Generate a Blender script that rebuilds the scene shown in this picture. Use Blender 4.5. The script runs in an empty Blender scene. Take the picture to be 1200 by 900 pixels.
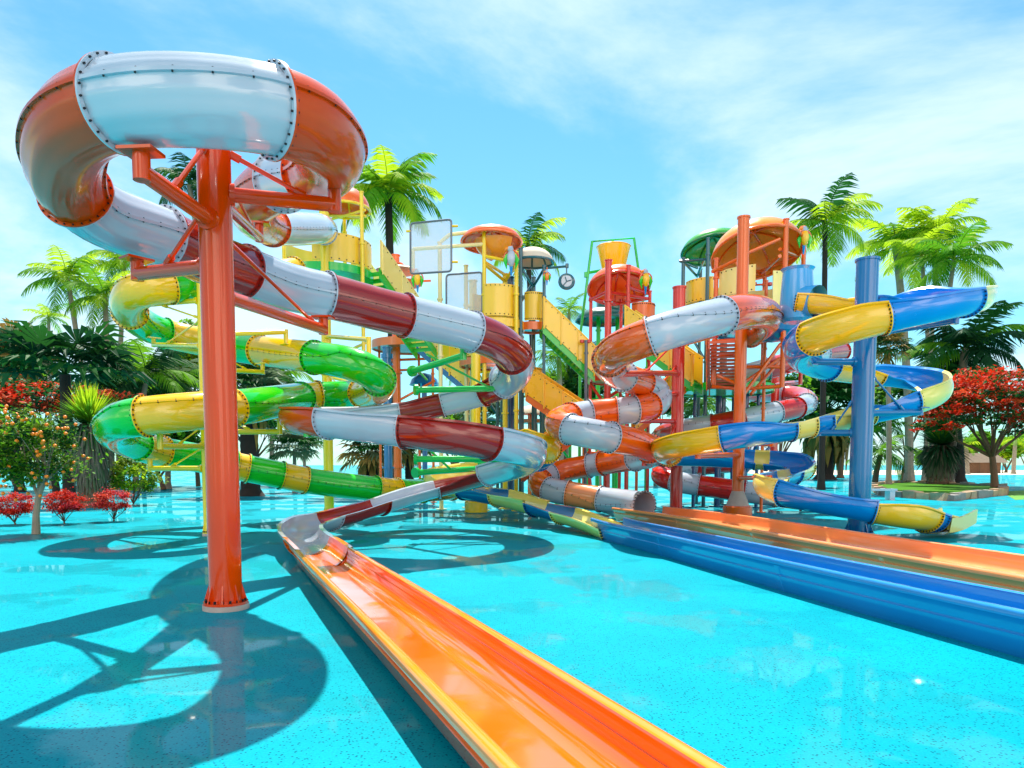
import bpy, math, random
from mathutils import Vector, Matrix
PI = math.pi
R = random.Random(7)
SC = bpy.context.scene
COL = SC.collection

# ------------------------------------------------------------------ camera
F_PX, TILT, HOR, CAM_H = 850.0, math.radians(4.0), 545.0, 1.7
PPY = HOR + F_PX * math.tan(TILT)
_F = Vector((0, math.cos(TILT), -math.sin(TILT)))
_U = Vector((0, math.sin(TILT), math.cos(TILT)))

def P(x, y, d):
    """world point seen at photo position (x, y) at distance d ahead of the camera"""
    v = _F + _U * ((PPY - y) / F_PX) + Vector((1, 0, 0)) * ((x - 600) / F_PX)
    return Vector((0, 0, CAM_H)) + v * (d / v.y)

def G(x, y):
    v = _F + _U * ((PPY - y) / F_PX) + Vector((1, 0, 0)) * ((x - 600) / F_PX)
    return Vector((0, 0, CAM_H)) + v * (-CAM_H / v.z)

cam_d = bpy.data.cameras.new('camera')
cam = bpy.data.objects.new('camera', cam_d); COL.objects.link(cam)
cam.location = (0, 0, CAM_H); cam.rotation_euler = (PI/2 - TILT, 0, 0)
cam_d.sensor_width = 36; cam_d.lens = F_PX / 1200 * 36
cam_d.shift_y = (PPY - 450) / 1200
cam_d.clip_start = .05; cam_d.clip_end = 20000
SC.camera = cam

# ------------------------------------------------------------------ light
SUN_EL, SUN_AZ = math.radians(60), math.radians(-4)       # azimuth clockwise from +Y (straight ahead)
sd = Vector((math.sin(SUN_AZ)*math.cos(SUN_EL), math.cos(SUN_AZ)*math.cos(SUN_EL), math.sin(SUN_EL)))
sl = bpy.data.lights.new('sun', 'SUN'); sl.energy = 5.0; sl.angle = math.radians(.5); sl.color = (1, .95, .86)
so = bpy.data.objects.new('sun', sl); COL.objects.link(so); so.location = sd * 60
so.rotation_euler = sd.to_track_quat('Z', 'Y').to_euler()

W = bpy.data.worlds.new('World'); SC.world = W; W.use_nodes = True
nt = W.node_tree; nt.nodes.clear()
def N(t, **kw):
    n = nt.nodes.new(t)
    for k, v in kw.items(): setattr(n, k, v)
    return n
out = N('ShaderNodeOutputWorld'); bg = N('ShaderNodeBackground'); bg.inputs[1].default_value = .078
sky = N('ShaderNodeTexSky', sky_type='NISHITA', sun_disc=False, sun_elevation=SUN_EL, sun_rotation=SUN_AZ,
        altitude=0, air_density=1.0, dust_density=.3, ozone_density=1.6)
tint = N('ShaderNodeMix', data_type='RGBA', blend_type='MULTIPLY'); tint.inputs[0].default_value = 1
tint.inputs[7].default_value = (.60, 1.22, 1.22, 1)
nt.links.new(sky.outputs[0], tint.inputs[6])
tc = N('ShaderNodeTexCoord'); sep = N('ShaderNodeSeparateXYZ'); nt.links.new(tc.outputs['Generated'], sep.inputs[0])
def M(op, a, b=None):
    n = N('ShaderNodeMath', operation=op)
    for i, v in enumerate((a, b)):
        if v is None: continue
        if isinstance(v, (int, float)): n.inputs[i].default_value = v
        else: nt.links.new(v, n.inputs[i])
    return n.outputs[0]
zz = M('ADD', M('MAXIMUM', sep.outputs[2], 0.0), .22)
cmb = N('ShaderNodeCombineXYZ')
nt.links.new(M('DIVIDE', sep.outputs[0], zz), cmb.inputs[0]); nt.links.new(M('DIVIDE', sep.outputs[1], zz), cmb.inputs[1])
no = N('ShaderNodeTexNoise'); no.inputs['Scale'].default_value = .75; no.inputs['Detail'].default_value = 9
no.inputs['Roughness'].default_value = .60; no.inputs['Distortion'].default_value = .35
mp = N('ShaderNodeMapping'); mp.inputs['Location'].default_value = (3.1, 1.7, 0)
nt.links.new(cmb.outputs[0], mp.inputs[0]); nt.links.new(mp.outputs[0], no.inputs['Vector'])
rp = N('ShaderNodeValToRGB'); rp.color_ramp.elements[0].position = .43; rp.color_ramp.elements[1].position = .66
rp.color_ramp.interpolation = 'EASE'
nt.links.new(no.outputs[0], rp.inputs[0])
# clouds thicken low on the sky
low = M('SUBTRACT', 1.0, M('MINIMUM', M('MULTIPLY', M('MAXIMUM', sep.outputs[2], 0.0), 2.2), 1.0))
cl = M('MINIMUM', M('ADD', M('MULTIPLY', rp.outputs[0], .8), M('MULTIPLY', low, .12)), .92)
cm = N('ShaderNodeMix', data_type='RGBA'); nt.links.new(cl, cm.inputs[0])
nt.links.new(tint.outputs[2], cm.inputs[6]); cm.inputs[7].default_value = (6.6, 7.9, 8.5, 1)
# added bright clouds, unseen behind the camera, as fill light for camera-facing sides
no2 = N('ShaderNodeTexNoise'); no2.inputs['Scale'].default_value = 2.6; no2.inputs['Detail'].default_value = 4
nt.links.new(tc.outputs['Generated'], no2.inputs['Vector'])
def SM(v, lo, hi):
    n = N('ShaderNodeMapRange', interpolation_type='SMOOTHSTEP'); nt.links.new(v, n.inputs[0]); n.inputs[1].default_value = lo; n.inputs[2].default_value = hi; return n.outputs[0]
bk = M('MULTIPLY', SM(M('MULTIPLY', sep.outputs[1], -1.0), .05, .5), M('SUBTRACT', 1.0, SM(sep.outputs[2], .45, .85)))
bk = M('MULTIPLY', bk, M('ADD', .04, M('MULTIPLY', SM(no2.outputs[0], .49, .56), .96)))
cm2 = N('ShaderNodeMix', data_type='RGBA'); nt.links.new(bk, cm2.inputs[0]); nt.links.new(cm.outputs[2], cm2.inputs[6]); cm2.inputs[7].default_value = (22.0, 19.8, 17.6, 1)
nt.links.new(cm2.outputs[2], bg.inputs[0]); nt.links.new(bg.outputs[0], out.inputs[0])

SC.view_settings.view_transform = 'Standard'; SC.view_settings.look = 'None'
SC.view_settings.exposure = 0.95; SC.view_settings.gamma = 1
SC.render.engine = 'CYCLES'
SC.cycles.sample_clamp_indirect = 5; SC.cycles.max_bounces = 8; SC.cycles.transparent_max_bounces = 8

# ------------------------------------------------------------------ materials
def lin(c):
    c = c / 255
    return c / 12.92 if c <= .04045 else ((c + .055) / 1.055) ** 2.4
def rgb(r, g, b): return (lin(r), lin(g), lin(b), 1)

MATS = {}
def mat(name, col, rough=.3, metal=0.0, spec=.5, coat=0.0, var=.10, vscale=1.5, bump=0.0, bscale=40, trans=0.0):
    if name in MATS: return MATS[name]
    m = bpy.data.materials.new(name); m.use_nodes = True; t = m.node_tree; b = t.nodes['Principled BSDF']
    b.inputs['Roughness'].default_value = rough; b.inputs['Metallic'].default_value = metal
    b.inputs['Specular IOR Level'].default_value = spec
    b.inputs['Coat Weight'].default_value = coat; b.inputs['Coat Roughness'].default_value = .06
    c = rgb(*col)
    tcn = t.nodes.new('ShaderNodeTexCoord')
    if var:
        ns = t.nodes.new('ShaderNodeTexNoise'); ns.inputs['Scale'].default_value = vscale; ns.inputs['Detail'].default_value = 5
        t.links.new(tcn.outputs['Object'], ns.inputs['Vector'])
        mx = t.nodes.new('ShaderNodeMix'); mx.data_type = 'RGBA'
        mx.inputs[6].default_value = tuple(max(0, k * (1 - var)) for k in c[:3]) + (1,)
        mx.inputs[7].default_value = tuple(min(1, k * (1 + var)) for k in c[:3]) + (1,)
        t.links.new(ns.outputs[0], mx.inputs[0]); t.links.new(mx.outputs[2], b.inputs['Base Color'])
        ns2 = t.nodes.new('ShaderNodeTexNoise'); ns2.inputs['Scale'].default_value = 3.0; ns2.inputs['Detail'].default_value = 6
        t.links.new(tcn.outputs['Object'], ns2.inputs['Vector'])
        mr = t.nodes.new('ShaderNodeMapRange'); mr.inputs[1].default_value = .3; mr.inputs[2].default_value = .75
        mr.inputs[3].default_value = max(.02, rough - .08); mr.inputs[4].default_value = rough + .12
        t.links.new(ns2.outputs[0], mr.inputs[0]); t.links.new(mr.outputs[0], b.inputs['Roughness'])
    else: b.inputs['Base Color'].default_value = c
    if bump:
        nb = t.nodes.new('ShaderNodeTexNoise'); nb.inputs['Scale'].default_value = bscale; nb.inputs['Detail'].default_value = 4
        t.links.new(tcn.outputs['Object'], nb.inputs['Vector'])
        bp = t.nodes.new('ShaderNodeBump'); bp.inputs['Strength'].default_value = bump; bp.inputs['Distance'].default_value = .02
        t.links.new(nb.outputs[0], bp.inputs['Height']); t.links.new(bp.outputs[0], b.inputs['Normal'])
    if trans:
        o = t.nodes['Material Output']; tr = t.nodes.new('ShaderNodeBsdfTranslucent'); ms = t.nodes.new('ShaderNodeMixShader')
        src = b.inputs['Base Color'].links[0].from_socket if b.inputs['Base Color'].links else None
        if src: t.links.new(src, tr.inputs[0])
        else: tr.inputs[0].default_value = c
        ms.inputs[0].default_value = trans
        t.links.new(b.outputs[0], ms.inputs[1]); t.links.new(tr.outputs[0], ms.inputs[2]); t.links.new(ms.outputs[0], o.inputs[0])
    MATS[name] = m
    return m

def plastic(name, col, **k):
    k.setdefault('rough', .16); k.setdefault('coat', .65); k.setdefault('bump', .010); k.setdefault('bscale', 5); k.setdefault('var', .10)
    return mat(name, col, **k)
C = {
 'white': plastic('white fibreglass', (180,189,204)),
 'orange': plastic('orange fibreglass', (240,96,12)),
 'copper': plastic('burnt orange fibreglass', (214,72,4), coat=.1, spec=.28),
 'brown': plastic('red brown fibreglass', (158,26,12)),
 'red': plastic('red fibreglass', (206,34,22)),
 'green': plastic('green fibreglass', (24,196,20)),
 'yellow': plastic('yellow fibreglass', (255,190,8)),
 'cream': plastic('pale yellow fibreglass', (240,222,110)),
 'blue': plastic('blue fibreglass', (0,130,214)),
 'navy': plastic('steel blue fibreglass', (8,104,164)),
 'peach': plastic('peach orange fibreglass', (255,150,88)),
 'runout': plastic('glossy orange fibreglass', (255,104,6), rough=.1, coat=.8),
 'rim': plastic('amber rim fibreglass', (255,140,14)),
 'blueout': plastic('blue run out fibreglass', (24,132,200), rough=.12),
 'aqua': plastic('sky blue fibreglass', (60,160,220)),
}
def paint(name, col, **k):
    k.setdefault('rough', .15); k.setdefault('var', .10); k.setdefault('bump', .02); k.setdefault('bscale', 9); k.setdefault('coat', .5)
    return mat(name, col, **k)
S = {
 'red': paint('red orange steel paint', (226,66,0), coat=.3, spec=.35, rough=.11), 'yellow': paint('yellow steel paint', (250,208,24)),
 'green': paint('green steel paint', (16,190,70)), 'orange': paint('orange steel paint', (238,100,10)),
 'blue': paint('blue steel paint', (10,110,168)), 'teal': paint('dark teal steel paint', (34,92,104)),
 'brick': paint('brick red steel paint', (216,48,34)), 'darkblue': paint('dark blue steel paint', (14,72,122)),
 'cream': paint('cream steel paint', (240,222,160)), 'dark': mat('dark bolt steel', (40,40,44), .45, .6, var=0),
 'grey': paint('grey steel paint', (90,100,112)), 'darkgreen': paint('dark green steel paint', (14,110,50)),
}
K = {
 'concrete': mat('pale concrete', (190,170,160), .85, var=.2, vscale=6, bump=.3),
 'ypanel': plastic('yellow panel', (255,200,40), rough=.35), 'oramb': plastic('amber panel', (250,170,10), rough=.3),
 'cpanel': plastic('cream panel', (252,224,130), rough=.35), 'opanel': plastic('orange panel', (236,110,30), rough=.35),
 'gtread': plastic('green tread', (40,190,50), rough=.4), 'otread': plastic('orange tread', (226,92,20), rough=.4),
 'canvas': mat('beige canvas', (220,205,185), .8, var=.12, vscale=3, bump=.1),
 'orcan': plastic('orange canopy', (248,104,8), rough=.3), 'amcan': plastic('amber canopy', (248,150,34), rough=.3),
 'grcan': plastic('green canopy', (60,170,50), rough=.3), 'darkcan': plastic('dark green canopy', (16,84,70), rough=.3),
}

# ------------------------------------------------------------------ mesh builder
class MB:
    def __init__(s): s.v = []; s.f = []; s.m = []; s.mi = 0
    def add(s, vs, fs):
        o = len(s.v); s.v.extend(vs); s.f.extend([tuple(i + o for i in f) for f in fs]); s.m.extend([s.mi] * len(fs))
    def cyl(s, a, b, r0, r1=None, n=12, cap=True):
        r1 = r0 if r1 is None else r1; a = Vector(a); b = Vector(b); t = (b - a)
        if t.length < 1e-6: return
        t.normalize(); u = t.orthogonal().normalized(); w = t.cross(u)
        vs = []
        for c, r in ((a, r0), (b, r1)):
            for i in range(n):
                q = 2*PI*i/n; vs.append(c + u*(r*math.cos(q)) + w*(r*math.sin(q)))
        fs = [(i, (i+1) % n, n+(i+1) % n, n+i) for i in range(n)]
        if cap: fs += [tuple(range(n-1, -1, -1)), tuple(range(n, 2*n))]
        s.add(vs, fs)
    def tube(s, pts, r, n=8, cap=True, closed=False):
        """round bar along points; r number or list"""
        pts = [Vector(p) for p in pts]; m = len(pts); vs = []; fs = []
        u = None
        for i, p in enumerate(pts):
            a = pts[(i-1) % m if closed else max(0, i-1)]; b = pts[(i+1) % m if closed else min(m-1, i+1)]
            t = (b - a); t = t.normalized() if t.length > 1e-9 else Vector((0, 0, 1))
            u = t.orthogonal().normalized() if u is None else (u - t*u.dot(t))
            u = u.normalized() if u.length > 1e-6 else t.orthogonal().normalized()
            w = t.cross(u); rr = r[i] if isinstance(r, (list, tuple)) else r
            for k in range(n):
                q = 2*PI*k/n; vs.append(p + u*(rr*math.cos(q)) + w*(rr*math.sin(q)))
        for i in range(m if closed else m-1):
            j = (i+1) % m
            for k in range(n):
                k2 = (k+1) % n; fs.append((i*n+k, i*n+k2, j*n+k2, j*n+k))
        if cap and not closed: fs += [tuple(range(n-1, -1, -1)), tuple((m-1)*n+k for k in range(n))]
        s.add(vs, fs)
    def box(s, c, size, X=None, Y=None, Z=None):
        c = Vector(c); X = Vector(X or (1, 0, 0)); Y = Vector(Y or (0, 1, 0)); Z = Vector(Z) if Z else X.cross(Y)
        hx, hy, hz = (k/2 for k in size); vs = []
        for dz in (-hz, hz):
            for dx, dy in ((-hx, -hy), (hx, -hy), (hx, hy), (-hx, hy)): vs.append(c + X*dx + Y*dy + Z*dz)
        s.add(vs, [(3, 2, 1, 0), (4, 5, 6, 7), (0, 1, 5, 4), (1, 2, 6, 5), (2, 3, 7, 6), (3, 0, 4, 7)])
    def beam(s, a, b, w, h):
        a = Vector(a); b = Vector(b); t = (b-a).normalized(); x = t.cross(Vector((0, 0, 1)))
        x = x.normalized() if x.length > 1e-4 else Vector((1, 0, 0)); s.box((a+b)/2, (w, (b-a).length, h), x, t, x.cross(t))
    def lathe(s, c, prof, n=24, sx=1, sy=1, a0=0, a1=2*PI):
        """prof: list of (r, z)"""
        c = Vector(c); full = abs(a1-a0-2*PI) < 1e-6; cols = n if full else n+1; vs = []; fs = []
        for i in range(cols):
            q = a0 + (a1-a0)*i/n
            for r, z in prof: vs.append(c + Vector((r*sx*math.cos(q), r*sy*math.sin(q), z)))
        m = len(prof)
        for i in range(n):
            j = (i+1) % cols
            for k in range(m-1): fs.append((i*m+k, j*m+k, j*m+k+1, i*m+k+1))
        s.add(vs, fs)
    def sweep(s, prof, frames, closed_prof=True, cap=True):
        """prof: list of (u, w) in (side, normal) axes; frames: (p, side, normal)"""
        n = len(prof); vs = []
        for p, a, b in frames:
            for u, w in prof: vs.append(p + a*u + b*w)
        fs = []; m = len(frames); kk = n if closed_prof else n-1
        for i in range(m-1):
            for k in range(kk):
                k2 = (k+1) % n; fs.append((i*n+k, i*n+k2, (i+1)*n+k2, (i+1)*n+k))
        s.add(vs, fs)
        if cap and closed_prof:
            return [tuple(range(n-1, -1, -1)), tuple((m-1)*n+k for k in range(n))]
    def build(s, name, mats, parent=None, smooth=True, sharp=35, at=None):
        off = parent['_o'] if parent is not None and '_o' in parent else (at if at is not None else (0, 0, 0))
        off = Vector(off)
        me = bpy.data.meshes.new(name)
        me.from_pydata([tuple(Vector(v) - off) for v in s.v], [], s.f)
        mats = mats if isinstance(mats, (list, tuple)) else [mats]
        for m in mats: me.materials.append(m)
        if len(mats) > 1: me.polygons.foreach_set('material_index', s.m)
        if smooth:
            me.polygons.foreach_set('use_smooth', [True] * len(s.f))
            me.update()
            if sharp: me.set_sharp_from_angle(angle=math.radians(sharp))
        me.update()
        o = bpy.data.objects.new(name, me); COL.objects.link(o)
        if parent is not None: o.parent = parent
        else: o.location = off
        o['_o'] = tuple(off)
        return o

def thing(name, label, cat, loc, group=None):
    o = bpy.data.objects.new(name, None); COL.objects.link(o); o.location = loc; o.empty_display_size = .3
    o['label'] = label; o['category'] = cat; o['_o'] = tuple(Vector(loc))
    if group: o['group'] = group
    return o
def tag(o, label, cat, group=None, kind=None):
    if label: o['label'] = label
    if cat: o['category'] = cat
    if group: o['group'] = group
    if kind: o['kind'] = kind
    return o

# ------------------------------------------------------------------ slides
def spline(ctrl, step=.12, smooth=14):
    pts = [c if isinstance(c, Vector) else P(*c) for c in ctrl]; n = len(pts); res = []; idx = []
    for i in range(n-1):
        p0 = pts[i-1] if i else pts[0]*2 - pts[1]; p1, p2 = pts[i], pts[i+1]; p3 = pts[i+2] if i+2 < n else p2*2 - p1
        t01 = max(1e-4, (p1-p0).length**.5); t12 = max(1e-4, (p2-p1).length**.5); t23 = max(1e-4, (p3-p2).length**.5)
        m1 = (p2-p1) + ((p1-p0)/t01 - (p2-p0)/(t01+t12))*t12; m2 = (p2-p1) + ((p3-p2)/t23 - (p3-p1)/(t12+t23))*t12
        k = max(2, int((p2-p1).length/step)); idx.append(len(res))
        for j in range(k):
            t = j/k; h = t*t*(3-2*t)
            res.append(p1 + m1*(t*(1-t)**2) + m2*(t*t*(t-1)) + (p2-p1)*h)
    idx.append(len(res)); res.append(pts[-1])
    for _ in range(smooth):
        res = [res[0]] + [res[i]*.5 + (res[i-1]+res[i+1])*.25 for i in range(1, len(res)-1)] + [res[-1]]
    return res, idx

def frames_of(pts, bank=0.0, maxb=.6):
    n = len(pts); T = []; K_ = []
    for i in range(n):
        a, b = pts[max(0, i-1)], pts[min(n-1, i+1)]; T.append((b-a).normalized())
    for i in range(n):
        a, b = T[max(0, i-2)], T[min(n-1, i+2)]; l = max(1e-3, (pts[min(n-1, i+2)]-pts[max(0, i-2)]).length)
        K_.append((b.x*0 + (a.x*b.y - a.y*b.x))/l)            # >0: turning left
    for _ in range(12): K_ = [K_[0]] + [K_[i]*.5 + (K_[i-1]+K_[i+1])*.25 for i in range(1, n-1)] + [K_[-1]]
    fr = []
    for i in range(n):
        t = T[i]; s_ = t.cross(Vector((0, 0, 1))).normalized(); u = s_.cross(t)
        q = max(-maxb, min(maxb, K_[i]*bank))               # lean into the turn
        s2 = s_*math.cos(q) + u*math.sin(q); u2 = u*math.cos(q) - s_*math.sin(q)
        fr.append((pts[i], s2, u2, t))
    return fr

def circ_prof(r, n=40, seam=.03, th=.018, ribs=0):
    pr = []
    for i in range(n):
        q = 2*PI*i/n; rr = r
        if ribs and i % 4 in (0, 1): rr = r*.975
        if i == 0 or i == n//2:
            for dq, r2 in ((-th/r, r), (-th/r, r+seam), (th/r, r+seam), (th/r, r)): pr.append(((r2)*math.cos(q+dq), r2*math.sin(q+dq)))
        else: pr.append((rr*math.cos(q), rr*math.sin(q)))
    return pr

def arc_prof(r, half=112, th=.03, lip=.05, n=26):
    a0, a1 = math.radians(-90-half), math.radians(-90+half); o_, i_ = [], []
    for k in range(n+1):
        q = a0 + (a1-a0)*k/n; o_.append((r*math.cos(q), r*math.sin(q))); i_.append(((r-th)*math.cos(q), (r-th)*math.sin(q)))
    # rolled lip outside each edge
    def lipo(p, sg):
        x, y = p; return [(x + sg*.0, y - .035), (x + sg*lip, y - .03), (x + sg*lip, y + .012)]
    L = lipo(o_[0], -1); Rr = lipo(o_[-1], 1)
    return [L[2], L[1], L[0]] + o_[2:-2] + [Rr[0], Rr[1], Rr[2]] + i_[::-1]

CNAME = {'white':'white', 'copper':'burnt orange', 'orange':'orange', 'brown':'red brown', 'red':'red', 'green':'green', 'yellow':'yellow', 'cream':'pale yellow',
         'blue':'blue', 'navy':'steel blue', 'peach':'peach', 'runout':'glossy orange', 'blueout':'blue', 'aqua':'sky blue', 'rim':'amber'}

def bolt_ring(mb, p, s_, u, t, r, n, br, ln, a0=0, a1=2*PI):
    for i in range(n):
        q = a0 + (a1-a0)*(i+.5)/n; c = p + s_*(r*math.cos(q)) + u*(r*math.sin(q)); mb.cyl(c - t*ln, c + t*ln, br, n=6)

def slide(name, label, rows, r=.4, kind='tube', bank=1.0, smooth=14, open_end=False, ribs=(), bolts=26, br=.014, half=112, start_flange=True):
    ctrl = [row[0] if isinstance(row[0], Vector) else row[:3] for row in rows]
    cols = [row[1] if isinstance(row[0], Vector) else (row[3] if len(row) > 3 else None) for row in rows]
    pts, idx = spline(ctrl, smooth=smooth); fr = frames_of(pts, bank)
    root = thing(name, label, 'water slide', (pts[-1].x, pts[-1].y, 0))
    br_ = [i for i, c in enumerate(cols) if c]
    for k, i0 in enumerate(br_):
        i1 = br_[k+1] if k+1 < len(br_) else len(rows)-1
        if idx[i1] - idx[i0] < 1: continue
        a, b = idx[i0], idx[i1]; seg = fr[a:b+1]; f3 = [(p, s_, u) for p, s_, u, t in seg]
        cn = cols[i0]; kd = kind
        if ':' in cn: cn, kd = cn.split(':')
        c = C[cn]; mb = MB()
        if kd == 'tube': mb.sweep(circ_prof(r, ribs=1 if k in ribs else 0, n=48), f3)
        elif kd == 'low': mb.sweep(arc_prof(r, 84), f3)
        else: mb.sweep(arc_prof(r, half), f3)
        if open_end and k == len(br_)-1:
            mb.sweep([((r-.03)*math.cos(2*PI*i/40), -(r-.03)*math.sin(2*PI*i/40)) for i in range(40)], f3)
        sec = mb.build('tube_section' if kd == 'tube' else 'chute_section', c, root)
        sec['label'] = CNAME[cn] + (' closed tube length' if kd == 'tube' else ' open chute length')
        bo = MB(); last = k == len(br_)-1; hf = 84 if kd == 'low' else half
        if kd == 'tube': n, a0, a1, full = 40, 0, 2*PI, True
        else: n, a0, a1, full = 28, math.radians(-90-hf+6), math.radians(-90+hf-6), False
        for (p, s_, u, t), sg in ((seg[0], 1), (seg[-1], -1)):
            fl = MB(); m = n if full else n+1; vs = []; fs = []
            for dt in (.0005*sg, .024*sg):
                for rr in (r-.003, r+.045): vs += [p + t*dt + s_*(rr*math.cos(a0+(a1-a0)*i/n)) + u*(rr*math.sin(a0+(a1-a0)*i/n)) for i in range(m)]
            for i in range(n):
                j = (i+1) % m
                fs += [(i, j, m+j, m+i), (2*m+j, 2*m+i, 3*m+i, 3*m+j), (m+i, m+j, 3*m+j, 3*m+i)]
            fl.add(vs, fs); fl.build('flange', c, sec)
            if sg > 0 or last: bolt_ring(bo, p, s_, u, t, r+.024, bolts if full else bolts//2+3, br, .042, a0, a1)
        if kd == 'tube':
            acc = 0
            for i in range(1, len(seg)):
                acc += (seg[i][0]-seg[i-1][0]).length
                if acc > .2:
                    acc = 0; p, s_, u, t = seg[i]
                    for sg in (1, -1):
                        c0 = p + s_*(sg*(r+.016)); bo.cyl(c0 - u*.03, c0 + u*.03, br*.9, n=6)
        tag(bo.build('flange_bolts', S['dark'], sec), None, None, kind='stuff')
    root['_path'] = 0
    del root['_path']
    return root, fr, idx

def channel_prof(w, h, fil=.09, rim=.05, lean=.06, below=.07):
    """run-out channel: flat floor, rounded corners, steep walls, narrow rolled rims, skirt below the floor.
    Returns (inner, outer) halves of one closed outline"""
    hw = w/2; k = []
    for i in range(6):
        q = PI/2*i/5; k.append((hw - fil*(1-math.sin(q)) - .0, fil*(1-math.cos(q))))
    right = k + [(hw+.012, h*.62), (hw+.02, h-.02), (hw+.03, h)]
    inner = [(-x, z) for x, z in right[::-1]] + right
    o_ = [(hw+.03+rim, h+.004), (hw+.045+rim, h-.025), (hw+.03+rim, h-.06), (hw+.06, h-.075), (hw+.05-lean*.5, h*.45), (hw+.07-lean*.5, h*.40), (hw-lean+.02, -below)]
    return inner, o_ + [(-x, z) for x, z in o_[::-1]]

# ------------------------------------------------------------------ supports
def pole(name, label, base, ytop, dia, m, drum=None, cap=True, plate=True, group=None, xoff=0):
    """base: photo position of the foot; ytop: photo height of the top"""
    b = G(*base) if not isinstance(base, Vector) else base
    v = b.copy(); zt = P(600, ytop, b.y).z
    root = thing(name, label, 'support pole', (b.x, b.y, 0), group); r = dia/2
    mb = MB(); mb.cyl((b.x, b.y, .05), (b.x, b.y, zt), r, n=32)
    sh = mb.build('shaft', m, root)
    if cap:
        mb = MB(); mb.cyl((b.x, b.y, zt-.002), (b.x, b.y, zt+.05), r*1.12, n=32); mb.build('top_cap', m, root)
    if plate:
        mb = MB(); mb.cyl((b.x, b.y, 0.0), (b.x, b.y, .06), r*1.42, n=36); mb.build('foot_ring', K['concrete'], root)
        mb = MB(); mb.cyl((b.x, b.y, .062), (b.x, b.y, .09), r*1.36, n=36)
        for i in range(8):
            q = 2*PI*i/8 + .2; d = Vector((math.cos(q), math.sin(q), 0)); w = Vector((-d.y, d.x, 0)); p = Vector((b.x, b.y, .09))
            a0, a1, a2 = p + d*(r*.98), p + d*(r*1.32), p + d*(r*.98) + Vector((0, 0, .22)); tk = w*.008
            mb.add([a0-tk, a1-tk, a2-tk, a0+tk, a1+tk, a2+tk], [(0, 1, 2), (5, 4, 3), (0, 3, 4, 1), (1, 4, 5, 2), (2, 5, 3, 0)])
        mb.build('base_flange', m, root); mb = MB()
        for i in range(16):
            q = 2*PI*(i+.5)/16; mb.cyl((b.x + r*1.2*math.cos(q), b.y + r*1.2*math.sin(q), .09), (b.x + r*1.2*math.cos(q), b.y + r*1.2*math.sin(q), .12), .016, n=6)
        tag(mb.build('anchor_bolts', S['dark'], root), None, None, kind='stuff')
    if drum:
        dm, dr, dh = drum
        mb = MB(); mb.lathe((b.x, b.y, 0), [(0, 0), (dr, 0), (dr, dh-.04), (dr-.04, dh), (0, dh)], 32); mb.build('footing_drum', dm, root)
        mb = MB(); mb.lathe((b.x, b.y, dh), [(dr*.8, 0), (dr*.72, .1), (r*1.05, .45), (r*1.05, .46)], 24); mb.build('footing_cone', K['concrete'], root)
    return root, b, r

def arm(root, b, r, m, ystart, end, ystub, tr=.07, brace=None, saddle=.34):
    """bracket arm from pole b at photo height ystart to photo point end (x, y, d), then a stub up to ystub"""
    z0 = P(600, ystart, b.y).z; E = P(*end); A = Vector((b.x, b.y, z0)); h = (E - A); hd = Vector((h.x, h.y, 0)).normalized()
    A2 = A + hd*(r*.9); zt = P(600, ystub, E.y).z
    mb = MB(); mb.cyl(A2, E, tr, n=14)
    up = 1 if zt > E.z else -1
    mb.cyl(E - Vector((0, 0, tr*up)), Vector((E.x, E.y, zt)), tr*.95, n=14)
    mb.cyl(A2 - hd*.01, A2 + hd*.05, tr*1.5, n=14)
    w = Vector((-hd.y, hd.x, 0))
    mb.box((E.x, E.y, zt), (tr*3.0, saddle, .03), hd, w)
    a = mb.build('support_arm', m, root)
    if brace:
        yb, k = brace; q = A + (E - A)*k + Vector((0, 0, tr*.8 if yb < ystart else -tr*.8)); zb = P(600, yb, b.y).z
        p = Vector((b.x, b.y, zb)) + hd*(r*.95)
        mb = MB(); mb.cyl(p, q, tr*.32, n=8); d = (q-p).normalized()
        mb.cyl(q - d*.14, q, tr*.55, n=8); mb.cyl(p, p + d*.12, tr*.55, n=8)
        mb.build('brace_rod', m, a)
    return a

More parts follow.
